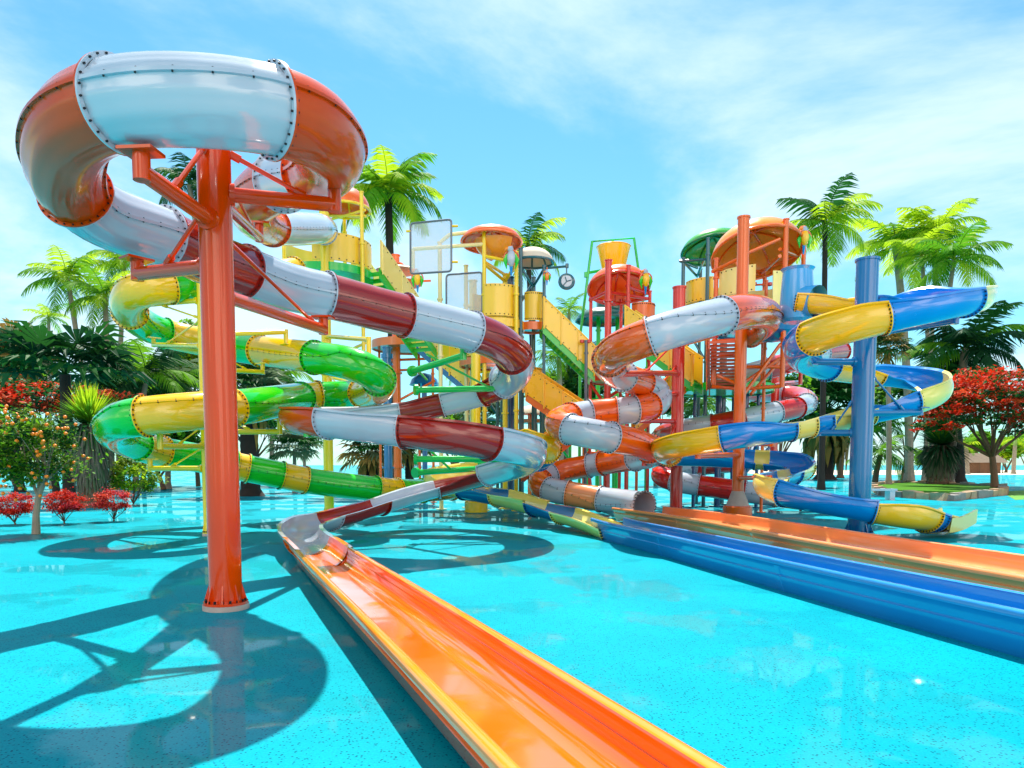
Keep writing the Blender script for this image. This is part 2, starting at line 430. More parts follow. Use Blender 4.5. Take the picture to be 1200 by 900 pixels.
# ================================================================== SETTING: ground
def ground_mat():
    m = bpy.data.materials.new('cyan rubber under a wet film'); m.use_nodes = True; t = m.node_tree; b = t.nodes['Principled BSDF']
    tc_ = t.nodes.new('ShaderNodeTexCoord')
    def noise(scale, det=4, rough=.5):
        n = t.nodes.new('ShaderNodeTexNoise'); n.inputs['Scale'].default_value = scale; n.inputs['Detail'].default_value = det
        n.inputs['Roughness'].default_value = rough; t.links.new(tc_.outputs['Object'], n.inputs['Vector']); return n
    def ramp(src, stops):
        r = t.nodes.new('ShaderNodeValToRGB'); e = r.color_ramp.elements
        e[0].position, e[0].color = stops[0]; e[1].position, e[1].color = stops[-1]
        for p, c in stops[1:-1]: k = e.new(p); k.color = c
        t.links.new(src, r.inputs[0]); return r
    big = noise(.35, 6, .6)
    base = ramp(big.outputs[0], [(.3, rgb(0,142,158)), (.55, rgb(0,154,168)), (.75, rgb(0,162,174))])
    sp = t.nodes.new('ShaderNodeTexVoronoi'); sp.inputs['Scale'].default_value = 40; t.links.new(tc_.outputs['Object'], sp.inputs['Vector'])
    wn = noise(70, 2); 
    dots = ramp(sp.outputs['Distance'], [(.20, (1, 1, 1, 1)), (.36, (0, 0, 0, 1))])
    sel = t.nodes.new('ShaderNodeSeparateColor'); t.links.new(sp.outputs['Color'], sel.inputs[0])
    gate = ramp(sel.outputs[0], [(.36, (0, 0, 0, 1)), (.44, (1, 1, 1, 1))])
    mu = t.nodes.new('ShaderNodeMath'); mu.operation = 'MULTIPLY'; t.links.new(dots.outputs[0], mu.inputs[0]); t.links.new(gate.outputs[0], mu.inputs[1])
    m2 = t.nodes.new('ShaderNodeMath'); m2.operation = 'MULTIPLY'; t.links.new(mu.outputs[0], m2.inputs[0]); m2.inputs[1].default_value = .9
    mix = t.nodes.new('ShaderNodeMix'); mix.data_type = 'RGBA'; t.links.new(m2.outputs[0], mix.inputs[0])
    t.links.new(base.outputs[0], mix.inputs[6]); mix.inputs[7].default_value = rgb(0,70,104)
    # fine grain
    gr = ramp(wn.outputs[0], [(.35, (.78, .80, .82, 1)), (.65, (1.0, 1.0, 1.0, 1))])
    mm = t.nodes.new('ShaderNodeMix'); mm.data_type = 'RGBA'; mm.blend_type = 'MULTIPLY'; mm.inputs[0].default_value = 1
    t.links.new(mix.outputs[2], mm.inputs[6]); t.links.new(gr.outputs[0], mm.inputs[7])
    t.links.new(mm.outputs[2], b.inputs['Base Color'])
    b.inputs['Roughness'].default_value = .5; b.inputs['Specular IOR Level'].default_value = .03
    wet = noise(.55, 5, .55); wr = ramp(wet.outputs[0], [(.50, (0, 0, 0, 1)), (.55, (1, 1, 1, 1))])
    mw = t.nodes.new('ShaderNodeMath'); mw.operation = 'MULTIPLY_ADD'; t.links.new(wr.outputs[0], mw.inputs[0]); mw.inputs[1].default_value = .5; mw.inputs[2].default_value = .0
    t.links.new(mw.outputs[0], b.inputs['Coat Weight'])
    b.inputs['Coat IOR'].default_value = 1.33; b.inputs['Coat Roughness'].default_value = .03
    bw = noise(2.2, 3); bp = t.nodes.new('ShaderNodeBump'); bp.inputs['Strength'].default_value = .025; bp.inputs['Distance'].default_value = .02
    t.links.new(bw.outputs[0], bp.inputs['Height']); t.links.new(bp.outputs[0], b.inputs['Coat Normal'])
    return m
gm = MB(); gs = 6000
gm.add([(-gs, -60, 0), (gs, -60, 0), (gs, gs, 0), (-gs, gs, 0)], [(0, 1, 2, 3)])
g = gm.build('splash_pad_floor', ground_mat(), smooth=False); tag(g, 'wet speckled cyan rubber floor of the splash pad', None, kind='structure')
del g['_o']

# ================================================================== SLIDES
# A: the big red, white and orange slide on the red pole
slA, frA, idA = slide('water_slide', 'red, white and orange tube slide looping high round the thick red pole', [
 (379,270,23.6,'white'), (374,268,20.5), (345,268,18.5), (318,266,17,'copper'), (296,252,14.5), (300,232,12.5), (330,213,11.2,'white'), (368,205,10.2,'copper'), (388,186,9.2), (380,158,8.1),
 (352,138,7.5,), (322,128,7.25,'white'), (222,118,7.0), (136,121,7.2,'copper'), (86,146,7.6), (72,190,8.4), (82,225,9.0,'white'), (112,250,9.4), (192,278,10.3,'brown'), (240,302,11.2),
 (286,318,12.0,'white'), (334,336,12.8), (382,346,13.4,'brown'), (430,359,13.9), (475,370,14.4,'white'), (515,379,14.9), (555,389,15.4,'brown'), (585,401,15.9), (603,418,16.6,'white'), (605,436,17.6), (592,447,18.4,'brown:chute'),
 (567,457,18.9,'white:chute'), (545,463,19), (517,470,19,'brown:chute'), (466,480,19,'white:chute'), (385,487,18.1,'copper:chute'), (347,488,16.6), (365,489,15.3), (385,490,14.9,'white:chute'), (430,495,14.4), (475,500,14.0,'brown:chute'),
 (530,508,13.9), (575,515,14.3,'white:chute'), (612,524,15.3), (620,534,16.8), (603,543,18.2), (572,551,19.1,'brown:low'), (540,559,19.6), (510,566,19.6,'white:low'), (480,574,19.2), (445,585,18.4,'brown:low'), (410,595,17.6), (386,601,16.9,'white:low'),
 (364,606,16.2), (352,613,15.0), (355,621,13.7), (361,626,12.9,'runout:low'), (370,632,12.2), (380,640,11.4)], ribs=(4, 5, 6, 7, 8), smooth=12, bank=.28, br=.011)

# its run-out channel towards the camera
def runout(root, pts, prof, c, rimc=None, every=3.6):
    p, idx = spline(pts, step=.3, smooth=3); fr = frames_of(p, 0); inner, outer = prof
    f3 = [(q, s_, u) for q, s_, u, t in fr]
    mb = MB(); mb.sweep(inner + outer, f3); o = mb.build('run_out_channel', c, root, sharp=50)
    for sg in (1, -1):
        x0, x1, h = inner[-1][0]-.012, outer[1][0]+.004, inner[-1][1]
        mb = MB(); mb.sweep([(sg*x0, h+.003), (sg*(x0+.02), h+.018), (sg*(x1-.02), h+.016), (sg*x1, h-.004), (sg*(x1-.004), h-.055), (sg*(x1-.012), h-.055), (sg*(x1-.02), h+.002)][::sg], f3)
        mb.build('channel_rim', rimc or c, o, sharp=60)
    acc = 0
    for i in range(1, len(fr)-1):
        acc += (fr[i][0]-fr[i-1][0]).length
        if acc > every:
            acc = 0; q, s_, u_, t = fr[i]
            for sg in (1, -1):
                pl = [(sg*(x+.009), z) for x, z in outer[3:7]]; vs = []; m = len(pl); mb = MB()
                for dt in (-.06, -.045, .045, .06):
                    k = 0 if abs(dt) < .05 else -.016*sg
                    vs += [q + t*dt + s_*(x+k) + u_*z for x, z in pl]
                mb.add(vs, [(g*m+j, g*m+j+1, (g+1)*m+j+1, (g+1)*m+j) for g in range(3) for j in range(m-1)]); mb.build('joint_collar', c, o)
    return o, fr
e = frA[-1][0]
pr = channel_prof(.70, .27, fil=.17)
oA, frR = runout(slA, [Vector((-3.30, 12.20, 0.10)), Vector((-2.93, 11.30, 0.10)), Vector((-2.00, 9.00, 0.12)), Vector((-0.77, 6.00, 0.13)), Vector((0.49, 2.90, 0.13)), Vector((1.68, 0.00, 0.13)), Vector((2.49, -2.00, 0.13))], pr, C['runout'], C['rim'], every=99)

# B: green and yellow tube
slB, frB, idB = slide('water_slide', 'green and yellow tube slide coiling behind the thick red pole at the left', [
 (345,318,22.5,'yellow'), (295,326,20.6,'green'), (245,331,18.6), (203,334,17.3,'yellow'), (165,338,17.0), (150,352,17.6), (152,366,18.6,'green'), (170,381,19.8), (192,391,20.6,'yellow'), (225,398,21), (262,405,20.8,'green'), (304,411,20,'yellow'),
 (338,415,19.3,), (368,419,18.6,'green'), (402,424,17.9), (432,433,17.6,), (446,446,18.2,'yellow'), (441,457,19.4,), (425,461,20.4,'green'), (405,463,21), (372,464,21,'yellow'), (352,466,20.2,'green'), (322,471,18.2), (275,478,16.2,'yellow'),
 (225,482,15.3), (167,488,15.0,'green'), (138,494,15.6), (134,508,17.2), (160,521,18.6,'yellow'), (190,530,19.5,'green'), (235,537,20.5), (275,546,21.1,'yellow'), (290,549,21.3,'green'), (330,557,21.8,'yellow'), (358,563,22.2,'green'), (395,568,22.8,), (440,573,23.5,'yellow'), (465,575,24.2,'green'), (495,575,25.5,'yellow'), (530,573,27)],
 smooth=12, bank=.9, br=.018)

# C: orange and white tube
slC, frC, idC = slide('water_slide', 'orange and white tube slide winding down to a round open mouth', [
 (880,392,24.5,'orange'), (896,380,22.6), (899,370,20.4), (886,365,18.4,), (866,366,17.2), (846,370,16.6,'white'), (804,381,15.9), (762,394,15.8,'orange'), (728,408,16.4), (714,421,17.8,'white'), (716,432,19.4), (730,441,20.8,'orange'), (752,449,22,'white'), (772,459,22.8),
 (775,468,22.6,), (762,476,22,'orange'), (745,480,21.6,'white'), (722,482,21.6,'orange'), (690,485,21.6,'white'), (668,489,21.2,'orange'), (653,496,20.3), (666,503,19.6,'white'), (692,508,19.4), (717,513,19.7,'orange'), (745,519,20.6), (762,526,21.6,'white'), (765,533,22.8), (745,537,24,'orange'),
 (725,540,24.8), (706,543,25.3,'white'), (690,546,25.6,'orange'), (662,551,25.8), (645,556,25.6,'white'), (632,563,25,'orange'), (634,570,24.4), (642,574,24.1,'white'), (666,578,23.8,'peach'), (704,585,23.4,'white'), (730,588,22.8), (755,592,21.9)],
 smooth=10, bank=.8, br=.018, open_end=True)
e = frC[-1][0]
oC, _ = runout(slC, [Vector((e.x - .15, e.y + .1, .16)), Vector((4.95, 18.4, .16)), Vector((5.95, 12.8, .15)), Vector((6.67, 9.0, .15)), Vector((7.45, 5, .15)), Vector((8.3, 1, .15))], channel_prof(1.6, .26, below=.10), C['peach'])

# D: blue and yellow open chute on the blue pole
slD, frD, idD = slide('water_slide', 'blue and yellow open chute slide spiralling round the thick blue pole at the right', [
 (936,350,20.6,'yellow'), (965,353,20.3,), (1008,352,20,'yellow'), (1033,350,19.6,'blue'), (1070,347,19.2), (1105,345,18.3,), (1135,344,17.2,'cream'), (1146,346,16.2), (1132,349,15.4,'blue'), (1095,356,14.9), (1036,369,14.7,'yellow'),
 (985,383,14.9), (952,395,15.6,'blue'), (938,408,16.9), (946,421,18.3), (970,429,19.2,'yellow'), (1000,433,19.8), (1030,436,20.1,'blue'), (1068,440,20.0), (1092,446,19.4,'cream'), (1100,456,18.7), (1085,464,18.3), (1068,470,18.2,'blue'), (1020,479,18.3,'cream'), (985,488,18.2),
 (966,491,18.1,'blue'), (950,494,18,'cream'), (925,499,18.0,'blue'), (885,505,17.8), (846,511,18,'yellow'), (805,518,18.7), (780,524,20,), (784,531,21.8,'blue'), (815,533,23.2), (850,535,24.2), (884,537,24.4,'cream'), (900,538,24.2,'blue'),
 (930,541,23.4), (940,548,22,'cream'), (925,554,20.6,'blue'), (906,560,19.2,'cream'), (900,568,18.1), (919,575,17.4,'blue'), (955,582,16.9), (990,588,16.6), (1024,594,16.4,'yellow:low'), (1060,600,16.3), (1085,603,16.6,'blue:low'), (1093,603.5,16.8,'yellow:low'), (1101,603,17.0)],
 kind='chute', smooth=10, bank=.8, br=.018, half=98, r=.37)

e, t_ = frD[-1][0], frD[-1][3]
w0 = Vector((t_.x, t_.y, 0)).normalized(); q0 = Vector((e.x, e.y, .16)) - w0*.35
mb = MB(); p_ = [q0, q0 + w0*.5, q0 + w0*.9 + Vector((0, 0, .05)), q0 + w0*1.4 + Vector((0, 0, .16))]
mb.sweep([(-.37, .34), (-.33, .06), (-.22, 0), (.22, 0), (.33, .06), (.37, .34), (.43, .34), (.38, .0), (.25, -.06), (-.25, -.06), (-.38, .0), (-.43, .34)], [(q, s_, u) for q, s_, u, t in frames_of(spline(p_, .15, 2)[0])])
mb.build('exit_lip', C['cream'], slD)

# E: red and white tube further back
slE, frE, idE = slide('water_slide', 'red and white tube slide coiling low behind the orange tower', [
 (985,412,31,'red'), (962,415,29.5,'white'), (938,421,28.4,'red'), (900,432,27.6,'white'), (868,441,28,), (850,449,29.5,'red'), (860,457,31.6), (885,460,32.8,'white'), (920,462,32.8,'red'), (942,466,31.5), (945,473,30,'white'), (934,478,28.9,'red'), (910,483,28.3,'white'),
 (872,491,27.9,'red'), (835,498,28.2,'white'), (800,503,29,'red'), (778,508,30.5), (776,515,32.2,), (800,520,34,'white'), (845,525,35,'red'), (885,530,34.4,'white'), (892,536,32.6), (865,542,31.2,'red'), (810,547,30.4,'white'), (783,551,29.6,'red'), (774,558,28.6),
 (790,564,27.9,'white'), (820,569,27.5,'red'), (872,576,27.1,'white'), (908,581,26.8,'peach'), (940,585,26.5)], smooth=10, bank=.8, br=.018, bolts=24)

# F: blue and pale yellow chute with the blue run-out
slF, frF, idF = slide('water_slide', 'pale yellow and blue chute running into the long blue channel', [
 (545,498,24.5,'blue'), (590,505,22.6,'yellow'), (622,512,21.2,'yellow'), (640,520,20.6,), (642,528,21,'blue'), (630,536,22,'cream'), (600,543,24,), (560,549,25.6), (522,555,25.8), (508,561,25.2), (522,566,24.4), (545,571,23.6,'navy'), (585,578,22.3,'cream'), (628,588,20.4,'navy:low'),
 (660,596,19.2,'cream:low'), (690,605,17.9), (722,618,16.6)], kind='chute', smooth=10, bank=.9, br=.018, half=95)
e = frF[-1][0]
oF, _ = runout(slF, [Vector((e.x - .12, e.y + .5, .09)), Vector((e.x, e.y, .07)), Vector((3.33, 12.6, .07)), Vector((4.1, 9.2, .07)), Vector((4.82, 6.3, .07)), Vector((5.72, 2.6, .07)), Vector((6.4, 0, .07))], channel_prof(.70, .36), C['blueout'])

# ================================================================== POLES
pr_, b, r = pole('slide_support_pole', 'thick red orange steel pole in front at the left, holding the highest loop', (265,713), 176, .37, S['red'], cap=False)
arm(pr_, b, r, S['red'], 262, (166,201,7.1), 178, tr=.085, brace=(178,.6))
arm(pr_, b, r, S['red'], 226, (392,240,9.0), 214, tr=.085, brace=(178,.75))
arm(pr_, b, r, S['red'], 226, (304,278,12.0), 262, tr=.07, brace=(178,.8))
arm(pr_, b, r, S['red'], 309, (161,321,9.6), 304, tr=.085, brace=(236,.6))
arm(pr_, b, r, S['red'], 342, (379,386,12.6), 372, tr=.085, brace=(270,.85))

pb, b, r = pole('slide_support_pole', 'thick blue steel pole at the right inside the blue and yellow chute', (1006,627), 306, .50, S['blue'])
arm(pb, b, r, S['blue'], 392, (1119,375,15.4), 364, tr=.085)
arm(pb, b, r, S['blue'], 504, (946,424,18.0), 434, tr=.08) if 0 else arm(pb, b, r, S['blue'], 424, (950,424,17.6), 428, tr=.08)
arm(pb, b, r, S['blue'], 484, (1078,483,18.0), 478, tr=.08, brace=(440,.7))
arm(pb, b, r, S['blue'], 507, (960,507,17.9), 500, tr=.08, brace=(470,.7))

pc, b, r = pole('slide_support_pole', 'tall brick red steel pole in the middle standing behind the orange and white tube', (792,603), 338, .42, S['brick'])
arm(pc, b, r, S['brick'], 438, (724,438,19.0), 428, tr=.09, brace=(400,.6))
arm(pc, b, r, S['brick'], 462, (742,467,21.6), 458, tr=.08, brace=(430,.6))
arm(pc, b, r, S['brick'], 545, (755,543,22.5), 532, tr=.08, brace=(500,.6))
arm(pc, b, r, S['brick'], 405, (838,392,19.5), 385, tr=.09)
arm(pc, b, r, S['brick'], 494, (690,492,22.0), 488, tr=.08, brace=(462,.7))

py, b, r = pole('slide_support_pole', 'slim yellow steel pole partly hidden behind the thick red pole', (243,628), 330, .16, S['yellow'])
arm(py, b, r, S['yellow'], 352, (172,357,17.8), 352, tr=.06, brace=(372,.7))
arm(py, b, r, S['yellow'], 405, (180,404,19.6), 396, tr=.06, brace=(375,.7))
arm(py, b, r, S['yellow'], 523, (188,523,15.6), 508, tr=.065, brace=(500,.6))
arm(py, b, r, S['yellow'], 549, (176,549,18.0), 538, tr=.065, brace=(525,.6))
arm(py, b, r, S['yellow'], 506, (328,506,17.4), 492, tr=.065, brace=(480,.6))
arm(py, b, r, S['yellow'], 432, (308,436,19.4), 426, tr=.06, brace=(405,.7))
arm(py, b, r, S['yellow'], 392, (335,389,18.9), 404, tr=.06)

p2, b, r = pole('slide_support_pole', 'yellow steel pole standing in the pool behind the red pole', (386,605), 232, .32, S['yellow'], cap=True)
arm(p2, b, r, S['yellow'], 395, (432,398,20.0), 420, tr=.07)
arm(p2, b, r, S['yellow'], 452, (370,448,21.0), 456, tr=.06)
arm(p2, b, r, S['yellow'], 470, (440,468,19.6), 464, tr=.06, brace=(440,.6))

p3, b, r = pole('slide_support_pole', 'orange steel pole on an orange drum footing in front of the orange tower', (864,608), 256, .36, S['orange'], drum=(S['orange'], .45, .42))
arm(p3, b, r, S['orange'], 533, (818,534,18.8), 524, tr=.08)
arm(p3, b, r, S['orange'], 519, (905,520,19.5), 514, tr=.08)
arm(p3, b, r, S['orange'], 560, (902,560,19.5), 566, tr=.07)

p4, b, r = pole('slide_support_pole', 'yellow steel pole on a yellow drum footing under the middle tower', (558,600), 385, .34, S['yellow'], drum=(S['yellow'], .42, .4))
arm(p4, b, r, S['yellow'], 546, (616,546,22.6), 540, tr=.07)
arm(p4, b, r, S['yellow'], 562, (575,575,23.4), 572, tr=.07)

# green brackets under slide A: arms carried by the chute itself
def hung_arm(root, a, b_, up, m=S['green'], tr=.075, br=None):
    A, B = P(*a), P(*b_); d = (B-A).normalized(); mb = MB(); mb.cyl(A, B, tr, n=12); mb.cyl(A - d*.03, A + d*.05, tr*1.7, n=14)
    zt = P(600, up, B.y).z; mb.cyl(B - Vector((0, 0, tr)), (B.x, B.y, zt), tr, n=12); mb.box((B.x, B.y, zt), (.3, .3, .03))
    o = mb.build('support_bracket', m, root)
    if br:
        mb = MB(); mb.cyl(P(*br[0]), P(*br[1]), .028, n=8); mb.build('brace_rod', m, o)
    return o
hung_arm(slA, (483,435,17.2), (543,417,15.6), 402, br=((487,431,17.2), (500,445,18)))
hung_arm(slA, (487,457,17.4), (602,455,18.4), 448, br=((500,415,16.6), (575,455,18)))
hung_arm(slA, (482,512,16.4), (360,508,15.2), 498)
hung_arm(slA, (487,538,16.6), (600,538,16.6), 528, br=((490,515,16.6), (528,550,17.4)))
hung_arm(slA, (487,554,17.4), (563,549,19.2), 542, br=((540,517,16.6), (578,535,16.6)))

# ================================================================== PLAY TOWERS
def zof(y, d): return P(600, y, d).z
def X_(x, d): return P(x, 545, d).x

def t_root(name, label, x, d, cat='play tower'):
    return thing(name, label, cat, (X_(x, d), d, 0))

def post(root, x, y0, d, dia, m, y1=None, collar=True):
    X = X_(x, d); z1 = zof(y0, d); z0 = 0 if y1 is None else zof(y1, d); mb = MB()
    mb.cyl((X, d, z0), (X, d, z1), dia/2, n=16)
    mb.cyl((X, d, z1), (X, d, z1+.04), dia*.62, n=16)
    if collar:
        k = 1.6
        while k < z1 - z0 - .4:
            mb.cyl((X, d, z0+k-.035), (X, d, z0+k+.035), dia*.72, n=16); k += 2.1
    if y1 is None: mb.cyl((X, d, 0), (X, d, .04), dia*1.3, n=16)
    return mb.build('post', m, root)

def bars(root, name, segs, r, m):
    """segs: list of ((x,y,d),(x,y,d)); every bar a part of its own"""
    for a, b_ in segs:
        mb = MB(); mb.cyl(P(*a), P(*b_), r, n=10); mb.build(name, m, root)

def deck(root, x, y, d, rad, th, m, rim=None, under=None):
    c = Vector((X_(x, d), d, zof(y, d))); mb = MB(); mb.lathe(c, [(0, 0), (rad, 0), (rad, -th), (0, -th)], 32); mb.build('deck', m, root)
    if rim: mb = MB(); mb.lathe(c, [(rad+.002, .04), (rad+.06, .04), (rad+.06, -th-.05), (rad+.002, -th-.05), (rad+.002, .04)], 32); mb.build('deck_rim', rim, root)
    if under: mb = MB(); mb.lathe(c, [(rad*.96, -th-.06), (rad*.6, -th-.5), (.14, -th-1.3)], 24); mb.build('deck_cone', under, root)

def panel(root, x, d, rad, yt, yb, a0, a1, m, th=.05):
    """curved guard panel round a deck centre; angles in degrees, -90 faces the camera"""
    c = Vector((X_(x, d), d, 0)); z0, z1 = zof(yb, d), zof(yt, d); n = max(3, int(abs(a1-a0)/10)); o_, i_ = [], []
    mb = MB(); vs = []; fs = []
    for i in range(n+1):
        q = math.radians(a0 + (a1-a0)*i/n); e = Vector((math.cos(q), math.sin(q), 0))
        for rr, z in ((rad, z0), (rad, z1), (rad+th, z1), (rad+th, z0)): vs.append(c + e*rr + Vector((0, 0, z)))
    for i in range(n):
        for k in range(4): fs.append((i*4+k, i*4+(k+1) % 4, (i+1)*4+(k+1) % 4, (i+1)*4+k))
    fs += [(0, 1, 2, 3), (n*4+3, n*4+2, n*4+1, n*4)]
    mb.add(vs, fs); o = mb.build('guard_panel', m, root)
    bo = MB()
    for i in range(n+1):
        q = math.radians(a0 + (a1-a0)*(i+.5)/(n+1)); e = Vector((math.cos(q), math.sin(q), 0))
        for z in (z1-.06, z0+.06): p = c + e*(rad+th) + Vector((0, 0, z)); bo.cyl(p, p + e*.015, .022, n=6)
    tag(bo.build('panel_bolts', S['dark'], o), None, None, kind='stuff')
    return o

def canopy(root, x, y, d, rad, h, m, rimm, nr=8, sy=1.0, tilt=0.0, ax=0.0):
    """shallow dome shade with a round rim and ribs; (x, y, d) is the rim's centre"""
    c = P(x, y, d); rot = Matrix.Rotation(ax, 3, 'Z') @ Matrix.Rotation(tilt, 3, 'X')
    prof = [(rad*math.cos(PI/2*i/10), h*math.sin(PI/2*i/10)) for i in range(11)]
    prof = prof + [(max(0, p[0]-.03), p[1]-.03) for p in prof[::-1]]
    mb = MB(); mb.lathe((0, 0, 0), prof, 36, 1, sy); mb.v = [c + rot @ v for v in mb.v]; o = mb.build('canopy', m, root)
    mb = MB(); mb.tube([c + rot @ Vector((rad*math.cos(2*PI*i/36), rad*sy*math.sin(2*PI*i/36), 0)) for i in range(36)], .05, 8, closed=True)
    mb.build('canopy_rim', rimm, o)
    for k in range(nr):
        q = 2*PI*k/nr; pts = [c + rot @ Vector(((rad-.05)*math.cos(PI/2*i/8)*math.cos(q), (rad-.05)*sy*math.cos(PI/2*i/8)*math.sin(q), (h-.07)*math.sin(PI/2*i/8))) for i in range(9)]
        mb = MB(); mb.tube(pts, .035, 6); mb.build('canopy_rib', rimm, o)
    return o

def staircase(label, top, bot, w, pm, um, n=12, rail=.95, cat='staircase', side=1):
    A, B = P(*top), P(*bot); h = B - A; hd = Vector((h.x, h.y, 0)); L = hd.length; hd.normalize(); sd_ = Vector((-hd.y, hd.x, 0))
    root = thing('staircase', label, cat, (B.x, B.y, 0))
    sl_ = h.normalized(); up = Vector((0, 0, 1))
    for sg in (1, -1):
        o = sd_*(sg*w/2); mb = MB(); a, b_ = A + o, B + o; tk = sd_*.025; vs = []
        for p in (a, b_):
            for t in (-tk, tk): vs += [p + t - up*.28, p + t + up*.06]
        mb.add(vs, [(0, 1, 3, 2), (4, 6, 7, 5), (0, 2, 6, 4), (1, 5, 7, 3), (0, 4, 5, 1), (2, 3, 7, 6)]); mb.build('stringer', um, root)
        mb = MB(); vs = []; o2 = sd_*(sg*(w/2+.055)); tk = sd_*.02
        for p in (A + o2, B + o2):
            for t in (-tk, tk): vs += [p + t + up*.0, p + t + up*rail]
        mb.add(vs, [(0, 1, 3, 2), (4, 6, 7, 5), (0, 2, 6, 4), (1, 5, 7, 3), (0, 4, 5, 1), (2, 3, 7, 6)]); pn = mb.build('side_panel', pm, root, sharp=30)
        bo = MB(); k = max(8, int(h.length/.28))
        for i in range(k):
            for z in (rail-.06, .06):
                p = A + o2 + h*((i+.5)/k) + up*z
                bo.cyl(p - sd_*.035, p + sd_*.035, .02, n=6)
        tag(bo.build('panel_bolts', S['dark'], pn), None, None, kind='stuff')
    for sg in (1, -1):
        o2 = sd_*(sg*(w/2+.055)); mb = MB(); mb.tube([A + o2 + up*(rail+.03), B + o2 + up*(rail+.03)], .035, 8)
        for f in (.02, .34, .66, .98): mb.cyl(A + o2*1.06 + h*f - up*.1, A + o2*1.06 + h*f + up*(rail+.02), .03, n=8)
        mb.build('handrail', pm, root)
    for i in range(n):
        p = A + h*((i+.5)/n); mb = MB(); mb.box(p, (L/n*1.15, w-.055, .04), hd, sd_); mb.box(p - hd*(L/n*.5) - up*(abs(h.z)/n*.4), (.03, w-.056, abs(h.z)/n*.75), hd, sd_)
        mb.build('tread', um, root)
    return root

def bird(label, p, m1, s=1.0, hang=None):
    """small parrot figure on a ring"""
    p = Vector(p); root = thing('parrot_ornament', label, 'ornament', p)
    mb = MB(); prof = [(.0, -.30), (.07, -.26), (.14, -.12), (.17, .05), (.13, .2), (.10, .26), (0, .28)]
    mb.lathe(p, [(a*s, b_*s) for a, b_ in prof], 14); mb.build('body', m1, root)
    mb = MB(); mb.lathe(p + Vector((-.03*s, -.02*s, .34*s)), [(0, -.12*s), (.10*s, -.07*s), (.12*s, 0), (.09*s, .08*s), (0, .12*s)], 14); mb.build('head', C['white'], root)
    mb = MB(); mb.tube([p + Vector((-.12*s, -.05*s, .36*s)), p + Vector((-.22*s, -.07*s, .33*s)), p + Vector((-.24*s, -.07*s, .25*s))], [.06*s, .045*s, .01*s], 8); mb.build('beak', C['rim'], root)
    for sg in (-1, 1):
        mb = MB(); mb.tube([p + Vector((sg*.15*s, 0, .15*s)), p + Vector((sg*.22*s, .03*s, -.05*s)), p + Vector((sg*.17*s, .06*s, -.36*s))], [.05*s, .09*s, .015*s], 8); mb.build('wing', C['green'], root)
    mb = MB(); mb.tube([p + Vector((0, .05*s, -.25*s)), p + Vector((0, .1*s, -.6*s))], [.07*s, .03*s], 8); mb.build('tail', C['blue'], root)
    mb = MB(); mb.tube([p + Vector((.27*s*math.cos(2*PI*i/24), .06*s, .05*s + .27*s*math.sin(2*PI*i/24))) for i in range(24)], .03*s, 6, closed=True); mb.build('perch_ring', C['orange'], root)
    if hang is not None:
        mb = MB(); mb.cyl(p + Vector((0, 0, .47*s)), hang, .02, n=6); mb.build('hanger', S['orange'], root)
    return root

# ---- left yellow start tower
d = 25.2
t = t_root('play_tower', 'yellow start tower half hidden behind the highest tube loop', 390, d)
for x, dd, y0, y1 in ((338, d+.9, 262, 326), (428, d-.6, 226, 492), (408, d+1.4, 236, 326)): post(t, x, y0, dd, .13, S['yellow'], y1=y1)
deck(t, 388, 322, d+.3, 1.5, .16, K['gtread'], rim=S['green'])
panel(t, 388, d+.3, 1.46, 287, 318, -95, 0, K['ypanel']); panel(t, 388, d+.3, 1.46, 285, 318, 20, 70, K['ypanel']); panel(t, 388, d+.3, 1.46, 283, 318, 95, 175, K['ypanel'])
canopy(t, 404, 246, d+.3, .85, .75, K['orcan'], S['yellow'])
bars(t, 'rail', [((378,253,d+.9), (428,253,d-.6)), ((378,260,d+.9), (428,246,d-.6)), ((338,268,d+.9), (378,258,d+1))], .045, S['yellow'])
bars(t, 'brace', [((378,440,d+.9), (428,452,d-.6)), ((428,420,d-.6), (432,480,d-.6)), ((378,425,d+1), (428,402,d-.6))], .05, S['yellow'])
staircase('pale yellow staircase with a green underside leaving the yellow start tower', (432,318,25.6), (500,412,29), .9, K['cpanel'], K['gtread'], 14)

# ---- orange round tower behind slide A
d = 33.0
t = t_root('play_tower', 'low round orange deck on an orange post seen through the green brackets', 478, d)
b0 = G(466, 590); 
post(t, 466, 300, d-.2, .36, S['orange'])
post(t, 508, 402, d, .12, S['orange']); post(t, 446, 402, d+.8, .12, S['orange']); post(t, 492, 402, d+1.2, .12, S['orange'])
deck(t, 478, 402, d+.2, 1.5, .26, K['otread'], rim=K['opanel'])
bars(t, 'rail', [((434,423,d), (512,420,d)), ((436,436,d+1), (500,432,d)), ((466,470,d-.2), (510,446,d)), ((466,452,d-.2), (438,424,d))], .06, S['orange'])
mb = MB(); mb.lathe((X_(466, d-.2), d-.2, 0), [(0, 0), (.5, 0), (.5, .4), (.44, .45), (0, .45)], 28); mb.build('footing_drum', S['orange'], t)
mb = MB(); mb.lathe((X_(466, d-.2), d-.2, .45), [(.4, 0), (.34, .12), (.2, .5), (.18, .52)], 24); mb.build('footing_cone', K['concrete'], t)
c = P(465, 316, d-.2)
mb = MB(); mb.lathe(c, [(0, .1), (.3, .12), (.8, .02), (.95, -.08), (.8, -.05), (.3, .0), (0, -.02)], 28); mb.build('canopy', K['canvas'], t)
mb = MB(); mb.lathe(c + Vector((0, 0, .25)), [(0, .08), (.28, .02), (.34, -.06), (.15, -.1)], 20); mb.build('finial', S['orange'], t)
mb = MB(); mb.lathe(P(468, 334, d-.2), [(0.2, .14), (.7, .02), (1.0, .08), (.95, .0), (.6, -.12), (.2, -.1)], 24); mb.build('spray_bowl', K['otread'], t)
